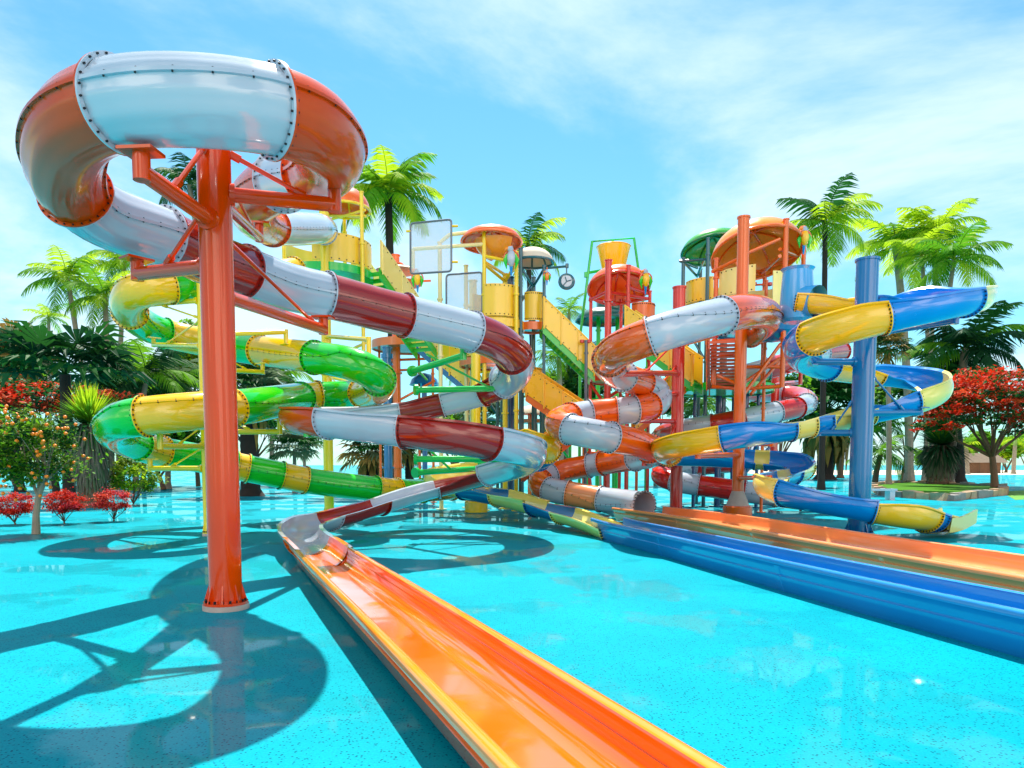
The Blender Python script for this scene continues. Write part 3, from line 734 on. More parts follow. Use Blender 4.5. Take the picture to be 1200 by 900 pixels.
bars(t, 'spray_pipe', [((450,331,d-.2), (505,329,d-.2)), ((452,312,d-.5), (480,340,d-.5))], .05, S['orange'])
bird('small yellow and blue parrot figure beside the orange spray bowl', P(489, 327, 31.5), C['yellow'], .9, hang=P(478, 318, 31.6))

t = thing('spray_mushroom', 'dark blue dome topped spray mushroom behind the green brackets', 'water feature', (X_(498, 34), 34, 0))
mb = MB(); mb.cyl((X_(498, 34), 34, 0), (X_(498, 34), 34, zof(448, 34)), .12, n=14); mb.build('stem', S['blue'], t)
mb = MB(); mb.lathe((X_(498, 34), 34, zof(450, 34)), [(.0, .52), (.35, .42), (.6, .2), (.7, -.05), (.55, -.02), (0, .1)], 24); mb.build('dome', C['navy'], t)
t = t_root('slide_support_pole', 'slim steel blue pole left of the orange post on the drum', 455, 30, 'support pole')
post(t, 455, 408, 30, .34, S['blue']); mb = MB(); mb.cyl((X_(455, 30), 30, zof(420, 30)), (X_(455, 30), 30, zof(415, 30)), .24, n=16); mb.build('collar', S['blue'], t)
staircase('dark blue staircase descending behind the highest red and white tube', (492,404,30.5), (556,458,29.5), .9, K['ypanel'], C['navy'], 13, rail=1.25)

# ---- middle yellow tower
d = 27.5
t = t_root('play_tower', 'yellow tower with an orange shell canopy and teal posts in the middle', 595, d)
for x, y0, dd, dia, m in ((517, 285, d+.2, .16, S['cream']), (547, 312, d+1.2, .16, S['cream']), (555, 330, d+1.5, .3, S['cream']), (568, 272, d-.5, .15, S['yellow']), (605, 296, d-.6, .15, S['yellow']),
                          (592, 322, d+.8, .2, S['yellow']), (598, 326, d+1.3, .28, S['darkblue']), (610, 292, d-.3, .14, S['teal']), (637, 312, d-.2, .12, S['teal']), (625, 326, d+1, .15, S['teal'])):
    post(t, x, y0, dd, dia, m)
deck(t, 581, 380, d+.3, 1.05, .2, S['teal'], rim=K['ypanel'], under=K['ypanel']); deck(t, 624, 381, d+.4, .5, .2, S['teal'], rim=K['opanel'])
panel(t, 581, d+.3, 1.0, 340, 376, -112, -30, K['ypanel']); panel(t, 581, d+.3, 1.0, 340, 376, 30, 150, K['ypanel']); panel(t, 624, d+.4, .45, 345, 378, -130, -40, K['ypanel'])
deck(t, 577, 424, d+.6, 1.2, .16, S['teal'], rim=K['opanel']); panel(t, 577, d+.6, 1.16, 394, 421, -170, 150, K['ypanel'])
canopy(t, 576, 284, d+.2, 1.12, .5, K['orcan'], S['orange'], tilt=-.1)
mb = MB(); mb.lathe(P(582, 290, d+.2), [(.85, .2), (.76, -.05), (.5, -.36), (.2, -.5), (.16, -.48), (.46, -.32), (.71, -.03), (.80, .2)], 28, a0=-PI*1.05, a1=-PI*.25); mb.build('shell', K['amcan'], t)
canopy(t, 624, 308, d+.4, .78, .55, K['canvas'], S['teal'])
canopy(t, 570, 270, d+.2, .3, .2, K['amcan'], S['yellow'], nr=4)
bars(t, 'rail', [((484,292,d-.2), (568,286,d-.5)), ((484,292,d-.2), (484,315,d-.2)), ((517,283,d+.2), (527,275,d)), ((527,275,d), (560,271,d-.3))], .07, S['cream'])
bars(t, 'brace', [((592,330,d+.8), (568,310,d-.5)), ((592,330,d+.8), (605,308,d-.6)), ((568,300,d-.5), (605,308,d-.6)), ((568,307,d-.5), (592,322,d+.8))], .06, S['yellow'])
bars(t, 'brace', [((610,355,d-.3), (625,330,d+1)), ((625,336,d+1), (612,316,d-.3)), ((625,336,d+1), (637,316,d-.2))], .05, S['teal'])
bars(t, 'brace', [((560,392,d), (600,432,d+.5)), ((602,392,d), (562,432,d+.5)), ((548,398,d+1), (590,400,d-.5)), ((556,436,d), (606,436,d))], .05, S['yellow'])
bird('white and green parrot figure on an orange ring in front of the orange shell canopy', P(599, 303, 26.3), C['white'], .95, hang=P(600, 288, 26.6))
bird('small amber parrot figure hanging beside the teal posts', P(641, 324, 27.0), C['rim'], .5, hang=P(641, 313, 27.0))

t = thing('hanging_wheel', 'round teal wheel hanging from a thin arm in front of the sky', 'wheel', P(664, 330, 27))
mb = MB(); mb.cyl(P(637, 314.5, 27.3), P(665, 312, 27), .045, n=8); mb.cyl(P(664.5, 309, 27), P(664.5, 314, 27), .06, n=8); mb.build('arm', S['teal'], t)
mb = MB(); mb.cyl(P(664, 313, 27), P(664, 322, 27), .025, n=8); mb.build('hanger', S['teal'], t)
c = P(664, 330, 27); mb = MB(); mb.tube([c + Vector((.25*math.cos(2*PI*i/28), .04*math.sin(2*PI*i/28), .25*math.sin(2*PI*i/28))) for i in range(28)], .06, 8, closed=True); mb.build('rim', S['teal'], t)
mb = MB(); mb.cyl(c - Vector((0, .02, 0)), c + Vector((0, .02, 0)), .22, n=24); mb.build('face', C['white'], t)
for q in (0.3, 1.9, 4.0):
    mb = MB(); mb.cyl(c - Vector((0, .03, 0)), c + Vector((.18*math.cos(q), -.03, .18*math.sin(q))), .018, n=6); mb.build('spoke', S['teal'], t)

# glass panels
gl = bpy.data.materials.new('tinted clear panel'); gl.use_nodes = True
nt_ = gl.node_tree; bs = nt_.nodes['Principled BSDF']; bs.inputs['Base Color'].default_value = (.75, .78, .8, 1); bs.inputs['Roughness'].default_value = .05
tr = nt_.nodes.new('ShaderNodeBsdfTransparent'); tr.inputs[0].default_value = (.9, .92, .95, 1); ms = nt_.nodes.new('ShaderNodeMixShader'); ms.inputs[0].default_value = .28
nt_.links.new(tr.outputs[0], ms.inputs[1]); nt_.links.new(bs.outputs[0], ms.inputs[2]); nt_.links.new(ms.outputs[0], nt_.nodes['Material Output'].inputs[0])
def glass(label, q, extra=()):
    ps = [P(*k) for k in q]; c = sum(ps, Vector())/4; t = thing('screen_panel', label, 'screen', c)
    pts = []
    for i in range(4):
        a, b_, e_ = ps[i-1], ps[i], ps[(i+1) % 4]
        for k in range(5):
            f = k/4; pts.append((b_ + (a-b_).normalized()*.12)*(1-f)**2 + b_*2*f*(1-f) + (b_ + (e_-b_).normalized()*.12)*f*f)
    mb = MB(); mb.tube(pts, .035, 8, closed=True); mb.build('frame', S['grey'], t)
    nrm = (ps[1]-ps[0]).cross(ps[3]-ps[0]).normalized()*.008
    n = len(pts); mb = MB(); mb.add([p + nrm for p in pts] + [p - nrm for p in pts], [tuple(range(n)), tuple(range(2*n-1, n-1, -1))] + [(i, (i+1) % n, n+(i+1) % n, n+i) for i in range(n)])
    mb.build('pane', gl, t, smooth=False)
    for a, b_ in extra: mb = MB(); mb.cyl(P(*a), P(*b_), .04, n=8); mb.build('bracket', S['yellow'], t)
    return t
glass('clear rectangular screen in a rounded grey frame tilted against the sky', [(481,262,25), (529,257,25), (529,318,25), (481,321,25)], [((529,265,25), (536,265,25.2)), ((529,307,25), (536,307,25.2)), ((476,271,25), (481,271,25))])
glass('lower clear screen in a grey frame beside the yellow guard panel', [(523,322,27), (565,319,27), (565,366,27), (523,362,27)])

# ---- stairs from the middle tower
staircase('upper yellow staircase with green treads running down to the right of the teal posts', (634,384,27.6), (694,441,27.8), .9, K['ypanel'], K['gtread'], 13, rail=1.0)
staircase('lower amber staircase with orange treads below the middle tower', (622,462,26.4), (688,507,25.5), .9, K['oramb'], K['otread'], 11, rail=.9)
staircase('lowest amber staircase with red orange treads sloping down to the left', (688,497,26.6), (612,556,26.4), .9, K['oramb'], K['otread'], 11, rail=.8)
t = t_root('play_tower', 'low round orange stair landing under the amber staircase', 612, 29, )
deck(t, 602, 440, 29, 1.2, .2, K['otread'], rim=K['oramb'])
panel(t, 608, 28.6, .9, 433, 463, -100, -10, K['oramb'])
for x, dd in ((583, 29.5), (612, 28.2), (627, 29), (634, 29.6)): post(t, x, 440, dd, .13, S['teal'])
t = thing('spray_mushroom', 'orange and white capped spray mushroom under the amber staircase', 'water feature', (X_(622, 33), 33, 0))
mb = MB(); mb.cyl((X_(622, 33), 33, 0), (X_(622, 33), 33, zof(482, 33)), .14, n=14); mb.build('stem', S['orange'], t)
mb = MB(); mb.lathe((X_(622, 33), 33, zof(484, 33)), [(.0, .34), (.35, .28), (.65, .1), (.74, -.06), (.5, -.02), (0, .04)], 24); mb.build('dome', K['canvas'], t)
mb = MB(); mb.lathe((X_(622, 33), 33, zof(494, 33)), [(.15, .1), (.6, .02), (.72, .08), (.62, -.08), (.15, -.1)], 24); mb.build('spray_bowl', K['otread'], t)

# ---- red tower
d = 29.0
t = t_root('play_tower', 'slim red tower with an orange dome under the tipping bucket', 725, d)
for x, y0, dd, dia in ((711, 306, d-1.0, .26), (691, 350, d, .13), (734, 312, d-1.1, .15), (759, 342, d, .13), (726, 352, d+1.1, .13)): post(t, x, y0, dd, dia, S['brick'])
canopy(t, 725, 338, d, 1.2, .75, K['orcan'], S['brick'], nr=8, tilt=-.32)
bars(t, 'rail', [((691,352,d), (711,342,d-1)), ((711,342,d-1), (759,350,d)), ((691,350,d), (726,356,d+1.1)), ((726,356,d+1.1), (759,350,d)), ((734,335,d-1), (759,344,d))], .06, S['brick'])
deck(t, 725, 441, d, 1.15, .2, K['otread'], rim=S['brick'])
panel(t, 725, d, 1.1, 408, 438, -175, -120, K['ypanel']); panel(t, 750, d-.5, .45, 357, 382, -150, 10, K['opanel'])
panel(t, 725, d, 1.1, 375, 410, -60, 40, K['ypanel']); panel(t, 725, d, 1.1, 408, 438, 60, 175, K['ypanel']); deck(t, 725, 411, d, 1.08, .14, K['otread'], rim=S['brick'])
bars(t, 'brace', [((680,440,d-.5), (768,440,d-.5)), ((691,448,d), (711,478,d-1)), ((759,448,d), (726,480,d)), ((691,480,d), (734,452,d-1))], .06, S['brick'])
bird('yellow and white parrot figure on the edge of the red tower', P(757, 328, 27.6), C['yellow'], .85, hang=P(750, 318, 27.8))
staircase('yellow staircase with a green underside in front of the red tower', (738,394,27.4), (818,452,26.0), .9, K['ypanel'], K['gtread'], 14, rail=1.0)
staircase('lower orange staircase sloping down to the left behind the orange and white tube', (802,452,28), (742,505,28), .9, K['oramb'], K['otread'], 12, rail=.85)
t = t_root('play_tower', 'dark green round shelter roof behind the red tower', 708, 34)
canopy(t, 708, 376, 34, 1.3, .6, K['darkcan'], S['teal']); post(t, 700, 372, 34, .2, S['green']); post(t, 722, 372, 34.4, .2, S['green']); mb = MB(); mb.cyl(P(718, 372, 34), P(718, 348, 34), .75, n=24); mb.build('water_tank', K['darkcan'], t)
deck(t, 706, 470, 34, 1.6, .2, S['green'])
for x in (689, 700, 719, 735): post(t, x, 470, 33.4, .14, S['green'])

# tipping bucket
t = thing('tipping_bucket', 'large yellow tipping bucket hung in a bright green frame', 'bucket', (X_(720, 31), 31, 0))
c = P(719, 304, 31); mb = MB(); mb.lathe(c, [(0, -.42), (.46, -.42), (.5, -.36), (.70, .48), (.73, .5), (.70, .53), (.66, .48), (.46, -.34), (0, -.36)], 32); mb.build('bucket', C['yellow'], t)
fr_ = [P(679, 400, 31), P(694, 283, 31), P(743, 279, 31), P(757, 380, 31)]
mb = MB(); mb.tube([fr_[0], fr_[1], fr_[2], fr_[3]], .06, 10); mb.build('frame', S['green'], t)
mb = MB(); mb.cyl(P(687, 320, 31), P(704, 317, 31), .06, n=8); mb.cyl(P(687, 325, 31), P(687, 319, 31), .09, n=8); mb.build('tilt_arm', S['green'], t)
for a, b_ in (((718,281,31), (718,285,31)),): mb = MB(); mb.cyl(P(*a), P(*b_), .05, n=8); mb.build('hanger', S['green'], t)
for x, y in ((679, 400), (757, 380)): post(t, x, y, 31, .13, S['green'])

# ---- green canopy tower
d = 30.5
t = t_root('play_tower', 'teal post tower with a green dome canopy behind the orange canopy', 830, d)
for x, y0, dd, dia in ((797, 303, d-.6, .15), (825, 280, d-1.2, .15), (817, 316, d+1.1, .13), (860, 300, d+.4, .15), (845, 305, d+1, .3)): post(t, x, y0, dd, dia, S['teal'])
canopy(t, 837, 293, d, 1.32, .65, K['grcan'], S['darkgreen'], nr=8, tilt=-.22, ax=.25)
bars(t, 'rail', [((797,306,d-.6), (825,304,d-1.2)), ((825,304,d-1.2), (860,306,d+.4)), ((797,306,d-.6), (817,314,d+1.1)), ((817,324,d+1.1), (800,306,d-.6)), ((817,324,d+1.1), (825,304,d-1.2))], .055, S['teal'])
deck(t, 832, 362, d, 1.2, .2, S['teal'], rim=K['cpanel'])
panel(t, 832, d, 1.15, 332, 358, -170, -105, K['ypanel']); panel(t, 832, d, 1.15, 325, 352, -95, 0, K['cpanel']); panel(t, 832, d, 1.15, 330, 358, 20, 150, K['ypanel'])
bars(t, 'brace', [((797,372,d-.6), (825,420,d-1.2)), ((825,372,d-1.2), (797,420,d-.6))], .05, S['teal'])

# ---- orange tower on the green deck
d = 25.6
t = t_root('play_tower', 'orange tower with an amber vault canopy above a green platform', 880, d)
for x, y0, dd, dia, m in ((835, 304, d-.3, .15, S['orange']), (914, 258, d-1.3, .17, S['orange']), (935, 278, d+.3, .15, S['orange']), (891, 308, d+1.3, .15, S['orange']), (868, 420, d-.6, .15, S['orange'])):
    post(t, x, y0, dd, dia, m, y1=402 if x == 935 else 454)
canopy(t, 887, 298, d, 1.52, .95, K['amcan'], S['orange'], nr=8, tilt=-.36, ax=.12)
bars(t, 'rail', [((835,318,d-.3), (872,300,d-1.2)), ((872,298,d-1.2), (914,280,d-1.3)), ((835,318,d-.3), (891,318,d+1.3)), ((891,318,d+1.3), (935,300,d+.3)), ((914,292,d-1.3), (935,300,d+.3)), ((864,308,d-1.2), (891,322,d+1.3)), ((914,300,d-1.3), (891,322,d+1.3))], .06, S['orange'])
deck(t, 882, 382, d, 1.45, .2, C['navy'], rim=C['navy'])
panel(t, 882, d, 1.4, 322, 352, -165, -110, K['cpanel']); panel(t, 882, d, 1.4, 330, 378, -88, -20, K['cpanel']); panel(t, 882, d, 1.4, 330, 372, 15, 130, K['cpanel'])
mb = MB(); c = P(905, 384, d-.6); mb.lathe(c, [(0.9, .05), (.86, -.2), (.5, -.42), (0, -.5)], 28); mb.build('drip_bowl', C['navy'], t)
deck(t, 848, 454, d+2.6, 1.75, .18, K['gtread'], rim=S['green'])
for x, dd in ((813, d+3.4), (841, d+4.2), (858, d+4.3), (887, d+3.4)): post(t, x, 456, dd, .14 if x != 841 else .26, S['darkblue'])
bars(t, 'brace', [((835,453,d-.3), (868,456,d-1.1)), ((868,456,d-1.1), (914,453,d-1.3)), ((891,453,d+1.3), (914,453,d-1.3)), ((870,430,d-1), (914,430,d-1.3)), ((870,450,d-1), (914,420,d-1.3)), ((872,462,d-1.4), (914,404,d-1.3)), ((914,404,d-1.3), (935,396,d+.3)), ((880,462,d-1.3), (932,402,d+.3)), ((835,400,d-.3), (868,398,d-1)), ((840,440,d-1), (868,452,d-1.2)), ((835,420,d-.3), (868,412,d-1)),
   ((835,404,d-.3), (835,450,d-.3))], .06, S['orange'])
b2 = P(878, 545, d-.6)
bars(t, 'strut', [((872,556,d+3.4), (846,522,d+3.4)), ((872,556,d+3.4), (902,524,d+3.4)), ((872,558,d+3.4), (860,522,d+4.2)), ((872,558,d+3.4), (886,522,d+3.0))], .06, S['darkblue'])
post(t, 872, 456, d+3.4, .26, S['darkblue'])
staircase('orange slatted staircase rising towards the orange tower behind its front pole', (851,398,23.6), (849,455,26.6), 1.05, K['opanel'], K['otread'], 14, rail=.5)
bird('orange headed parrot figure hanging right of the amber vault canopy', P(943, 279, 24.8), C['yellow'], .85, hang=P(938, 266, 25))
# red props under slide E
for lab, x, yb, yt in (('short brick red pole carrying the red and white tube', 905, 590, 418), ):
    pe, b, r = pole('slide_support_pole', lab, (x, yb), yt, .34, S['brick'])
    arm(pe, b, r, S['brick'], 450, (938,448,27.6), 436, tr=.08); arm(pe, b, r, S['brick'], 492, (872,497,28.2), 498, tr=.08)

# blue entry bowl of slide D
c = P(934, 347, 20.9); zt, zb = zof(316, 20.9), zof(378, 20.9)
mb = MB(); mb.lathe((c.x, c.y, 0), [(0, zb), (.34, zb), (.44, zb+.08), (.46, zb+.5), (.42, zt-.3), (.40, zt-.06), (.44, zt), (.46, zt+.02), (.42, zt+.03), (.36, zt-.05), (.38, zb+.4), (0, zb+.2)], 36)
mb.cyl(P(934, 352, 20.9), P(958, 353, 20.35), .40, .43, n=32, cap=False)
mb.build('entry_bowl', C['aqua'], slD)

# spray pipes with valve wheels and cross beams low in the middle
def beams(label, x, d, posts_, bars_, m, r=.05):
    t = t_root('pipe_frame', label, x, d, 'pipe frame')
    for px, y0, dd in posts_: post(t, px, y0, dd, .12, m)
    bars(t, 'cross_pipe', bars_, r, m)
    return t
t = beams('green pipe frame under the amber stairs with a small red valve wheel', 655, 30, [(640,478,30), (668,470,30.4), (652,486,31.2)], [((640,482,30), (668,474,30.4)), ((640,520,30), (668,516,30.4)), ((652,490,31.2), (668,474,30.4)), ((640,500,30), (668,540,30.4))], S['green'])
mb = MB(); c_ = P(655, 500, 29.9); mb.tube([c_ + Vector((.22*math.cos(2*PI*i/20), 0, .22*math.sin(2*PI*i/20))) for i in range(20)], .04, 6, closed=True); mb.cyl(c_ + Vector((-.2, 0, 0)), c_ + Vector((.2, 0, 0)), .025, n=6); mb.cyl(c_ + Vector((0, 0, -.2)), c_ + Vector((0, 0, .2)), .025, n=6); mb.build('valve_wheel', C['red'], t)
beams('orange pipe frame between the two lowest staircases', 700, 30, [(684,500,29), (746,508,29.4)], [((684,505,29), (746,512,29.4)), ((684,530,29), (746,534,29.4)), ((684,508,29), (746,534,29.4)), ((684,545,29), (720,512,29.2))], S['orange'])
beams('teal pipe frame in front of the fan palm below the middle tower', 580, 31, [(560,445,31), (588,452,31.4), (603,450,30.6)], [((560,450,31), (603,456,30.6)), ((560,490,31), (603,494,30.6)), ((560,452,31), (588,494,31.4)), ((560,530,31), (603,532,30.6))], S['teal'])
t = beams('slim orange shower pipe under the amber vault canopy with two red nozzles', 890, 26, [(893,330,26)], [((884,334,26), (902,333,26))], S['orange'], .035)
for x in (884, 902): mb = MB(); mb.lathe(P(x, 333, 26), [(0, .08), (.09, .05), (.09, -.05), (0, -.08)], 12); mb.build('nozzle', C['red'], t)
t = beams('dark shower pipe beside the yellow staircase with green treads', 687, 27, [(686,400,27)], [((682,401,27), (690,401,27))], S['grey'], .03)
for x in (682, 690): mb = MB(); mb.lathe(P(x, 400, 27), [(0, .08), (.08, .05), (.08, -.05), (0, -.08)], 12); mb.build('nozzle', C['red'], t)

# ================================================================== PLANTS
def leafmat(name, c, tr=.35, rough=.6): return mat(name, c, rough=rough, var=.25, vscale=.9, trans=tr, spec=.12)
LF = {'lime': leafmat('lime palm leaf', (164,194,34), .55), 'mid': leafmat('green palm leaf', (98,150,30), .5), 'deep': leafmat('deep green leaf', (38,92,36), .35),
      'dark': leafmat('dark green leaf', (26,68,38), .3), 'dry': leafmat('dry straw leaf', (150,122,62), .3), 'grey': leafmat('grey green leaf', (104,124,92), .3),
      'red': leafmat('scarlet blossom', (200,46,22), .35), 'pink': leafmat('rose red leaf', (184,38,56), .3), 'coral': leafmat('coral blossom', (214,84,46), .35),
      'bush': leafmat('yellow green leaf', (112,132,40), .35), 'skirt': leafmat('grey straw skirt', (120,112,100), .2), 'fresh': leafmat('fresh green leaf', (88,150,30), .45)}
BK = {'pale': mat('pale palm trunk', (150,132,116), .9, var=.35, vscale=5, bump=.5, bscale=14), 'dark': mat('dark fibre trunk', (44,36,32), .95, var=.4, vscale=6, bump=.7, bscale=18),
      'brown': mat('brown bark', (104,78,58), .9, var=.35, vscale=6, bump=.6, bscale=20)}
FRUIT = mat('orange fruit skin', (246,130,10), .4, var=.12, bump=.15, bscale=60)

def rnd(a, b): return R.uniform(a, b)

def feather(mb, c, L, az, el, droop, nl, lw, mi, leaf=.34):
    """one pinnate frond"""
    pts = []; p = Vector(c); N_ = 12; e = el
    for i in range(N_+1):
        pts.append(p.copy()); e2 = el - droop*(i/N_)**1.25
        d = Vector((math.cos(az)*math.cos(e2), math.sin(az)*math.cos(e2), math.sin(e2))); p = p + d*(L/N_)
    mb.mi = mi; mb.tube(pts, [L*.011*(1-.8*i/N_) for i in range(N_+1)], 4, cap=False)
    side = Vector((-math.sin(az), math.cos(az), 0)); vs = []; fs = []
    for j in range(nl):
        t = .10 + .90*(j+.5)/nl; k = t*N_; i = min(N_-1, int(k)); q = pts[i].lerp(pts[i+1], k-i); tg = (pts[i+1]-pts[i]).normalized(); up = side.cross(tg)
        l = L*leaf*(math.sin(PI*min(1, .14 + .86*t))**.6)*(.62 if t > .92 else 1)*rnd(.9, 1.1)
        for sg in (1, -1):
            d = (side*sg*.80 + tg*(.35+.5*t) + Vector((0, 0, -1))*rnd(.15, .5) + up*.12).normalized(); w = tg*(L*lw)
            m = q + d*(l*.45) + Vector((0, 0, .03*l)); e_ = q + d*l + Vector((0, 0, -.16*l)); o = len(vs)
            vs += [q - w*.5, q + w*.5, m + w*.62, m - w*.62, e_ + tg*(L*.006)]; fs += [(o, o+1, o+2, o+3), (o+3, o+2, o+4)]
    mb.add(vs, fs)

def fan(mb, c, L, az, el, size, mi, n=15, droop=.35):
    """one palmate leaf on a stalk"""
    d = Vector((math.cos(az)*math.cos(el), math.sin(az)*math.cos(el), math.sin(el))); c = Vector(c)
    pts = [c, c + d*L*.5 + Vector((0, 0, .02*L)), c + d*L - Vector((0, 0, L*.12))]; mb.mi = mi; mb.tube(pts, L*.012, 4, cap=False)
    q = pts[2]; f = (pts[2]-pts[1]).normalized(); s_ = f.cross(Vector((0, 0, 1))); s_ = s_.normalized() if s_.length > .05 else Vector((1, 0, 0)); u = s_.cross(f); vs = []; fs = []
    for i in range(n):
        a = math.radians(-125 + 250*(i+.5)/n); r = size*(1 - .25*abs(a)/2.2)*rnd(.9, 1.08); g_ = (f*math.cos(a) + s_*math.sin(a)); h = (g_*1.0 + u*rnd(-.05, .12)).normalized()
        w = (s_*math.cos(a) - f*math.sin(a))*(size*.078); m = q + h*(r*.62); e_ = q + h*r - Vector((0, 0, droop*r*rnd(.4, 1.0))); o = len(vs)
        vs += [q, m - w + u*.015*size, m + w + u*.015*size, e_ + w*.1, m + u*(-.03*size)]; fs += [(o, o+1, o+4), (o, o+4, o+2), (o+1, o+3, o+4), (o+4, o+3, o+2)]
    mb.add(vs, fs)

def trunk(root, a, b_, r0, r1, m, bend=.0, rings=True):
    a, b_ = Vector(a), Vector(b_); n = 26; h = b_ - a; o = Vector((h.y, -h.x, 0)) if Vector((h.x, h.y, 0)).length > .2 else Vector((1, 0, 0)); pts, rr = [], []
    hx = Vector((h.x, h.y, 0))
    for i in range(n+1):
        t = i/n; p = a + Vector((0, 0, h.z*t)) + hx*(t**1.6) + Vector((1, .3, 0))*(bend*math.sin(PI*t)); pts.append(p)
        rr.append((r0 + (r1-r0)*t + r0*.5*max(0, .06-t)/.06)*(1 + (.05 if (i % 2 and rings) else 0)))
    mb = MB(); mb.tube(pts, rr, 10); return mb.build('trunk', m, root)

def palm(label, cx, cy, bx, d, rpx, kind='feather', cols=('lime', 'mid'), nf=24, tr=.16, bark='pale', by=None, skirt=0, name='palm_tree', group=None, bend=0., nl=24, hang=.9, stubby=False, el0=1.35):
    if by: d = G(600, by).y
    c = P(cx, cy, d); base = Vector((X_(bx, d), d, 0)); L = rpx/F_PX*d
    root = thing(name, label, 'tree' if name != 'yucca_plant' else 'plant', base, group)
    trunk(root, base, c - Vector((0, 0, .05)), tr*1.25, tr, BK[bark], bend)
    mb = MB(); pal = list(cols); mats = [LF[k] for k in pal] + [LF['dry'], LF['skirt']]
    if kind == 'feather': nf = int(nf*.70)
    for i in range(nf):
        f = (i+.5)/nf; az = i*2.39996 + rnd(-.2, .2); el = el0 - f*hang*1.9 + rnd(-.1, .1)
        mi = R.randrange(len(pal)) if f < .9 or not skirt else len(pal)
        if kind == 'feather': feather(mb, c, L*rnd(.92, 1.12)*1.12, az, el, rnd(1.2, 1.7), nl, .029 if rpx > 30 else .036, mi)
        else: fan(mb, c, L*rnd(.45, .62), az, el, L*rnd(.48, .6), mi, n=15)
    if kind == 'feather':
        for k in range(5): mb.mi = 0; mb.cyl(c - Vector((0, 0, L*.06)), c + Vector((rnd(-.1, .1)*L, rnd(-.1, .1)*L, L*rnd(.2, .4))), L*.025, .005, n=5)
    for k in range(skirt):
        az = rnd(0, 2*PI); ln = L*rnd(.45, .8); o = c + Vector((math.cos(az), math.sin(az), 0))*tr*.9 - Vector((0, 0, rnd(0, .35)*L)); w = Vector((-math.sin(az), math.cos(az), 0))*(.05*L)
        e_ = o + Vector((math.cos(az)*.35, math.sin(az)*.35, -1))*ln; m = o.lerp(e_, .5) + Vector((math.cos(az), math.sin(az), 0))*.14*L; mb.mi = len(pal)
        mb.add([o - w*.5, o + w*.5, m + w, m - w, e_], [(0, 1, 2, 3), (3, 2, 4)])
    mb.build('crown', mats, root, smooth=False)
    return root

def leafcloud(mb, c, rad, nc, per, size, mis, spread=.33, flat=.0):
    """leaf clumps through an ellipsoid; uneven outline"""
    c = Vector(c)
    for k in range(nc):
        while True:
            v = Vector((rnd(-1, 1), rnd(-1, 1), rnd(-1, 1)))
            if .25 < v.length < 1: break
        v = v.normalized()*(v.length**.4)*rnd(.72, 1.06)
        if v.z < -.35: v.z *= .6
        q = c + Vector((v.x*rad[0], v.y*rad[1], v.z*rad[2])); mi = R.choice(mis); rs = spread*rnd(.6, 1.2)
        for j in range(per):
            w = Vector((R.gauss(0, .5), R.gauss(0, .5), R.gauss(0, .4)))*rs; p = q + Vector((w.x*rad[0], w.y*rad[1], w.z*rad[2]))
            a = Vector((rnd(-1, 1), rnd(-1, 1), rnd(-.7, .6))).normalized(); b_ = a.cross(Vector((rnd(-.6, .6), rnd(-.6, .6), 1))).normalized(); s_ = size*rnd(.6, 1.3)
            mb.mi = mi if R.random() < .8 else R.choice(mis); mb.add([p - a*s_*.5, p + b_*s_*.26, p + a*s_*.5, p - b_*s_*.26], [(0, 1, 2, 3)])

def limbs(root, base, tops, r, m, split=.45, name='trunk'):
    base = Vector(base); mb = MB(); cx = sum((Vector(t) for t in tops), Vector())/len(tops); sp = base.lerp(Vector((cx.x, cx.y, cx.z)), split)
    mb.tube([base, base.lerp(sp, .5) + Vector((rnd(-.04, .04), 0, 0)), sp], [r*1.35, r*1.05, r*.9], 10)
    for t in tops:
        t = Vector(t); m1 = sp.lerp(t, .5) + Vector((0, 0, -(t-sp).length*.06)) + Vector((rnd(-.1, .1), rnd(-.1, .1), 0))*(t-sp).length
        mb.tube([sp - Vector((0, 0, r*.4)), sp.lerp(m1, .5), m1, t], [r*.62, r*.5, r*.36, r*.12], 7)
        for k in range(2):
            e_ = t + Vector((rnd(-1, 1), rnd(-1, 1), rnd(.0, .6)))*(t-sp).length*.35; mb.tube([m1, m1.lerp(e_, .5), e_], [r*.28, r*.18, r*.06], 5)
    return mb.build(name, m, root)

def bush(label, x, y, d, rx, rz, cols, n=60, per=60, size=.2, name='bush', cat='bush', by=None, stem=True, group=None, stems=7, bark='brown', ry=None, sr=.035, split=.12):
    if by: d = G(600, by).y
    c = P(x, y, d); a, b_ = rx/F_PX*d, rz/F_PX*d; base = Vector((c.x, c.y, 0)); root = thing(name, label, cat, base, group)
    mb = MB(); leafcloud(mb, c, (a, ry or a, b_), n, per, size, list(range(len(cols)))); mb.build('foliage' if cat != 'tree' else 'crown', [LF[k] for k in cols], root, smooth=False)
    tops = [c + Vector((rnd(-.75, .75)*a, rnd(-.75, .75)*a, rnd(-.5, .4)*b_)) for _ in range(stems)]
    limbs(root, base, tops, sr, BK[bark], split, 'stems' if cat != 'tree' else 'trunk')
    return root, c, a, b_

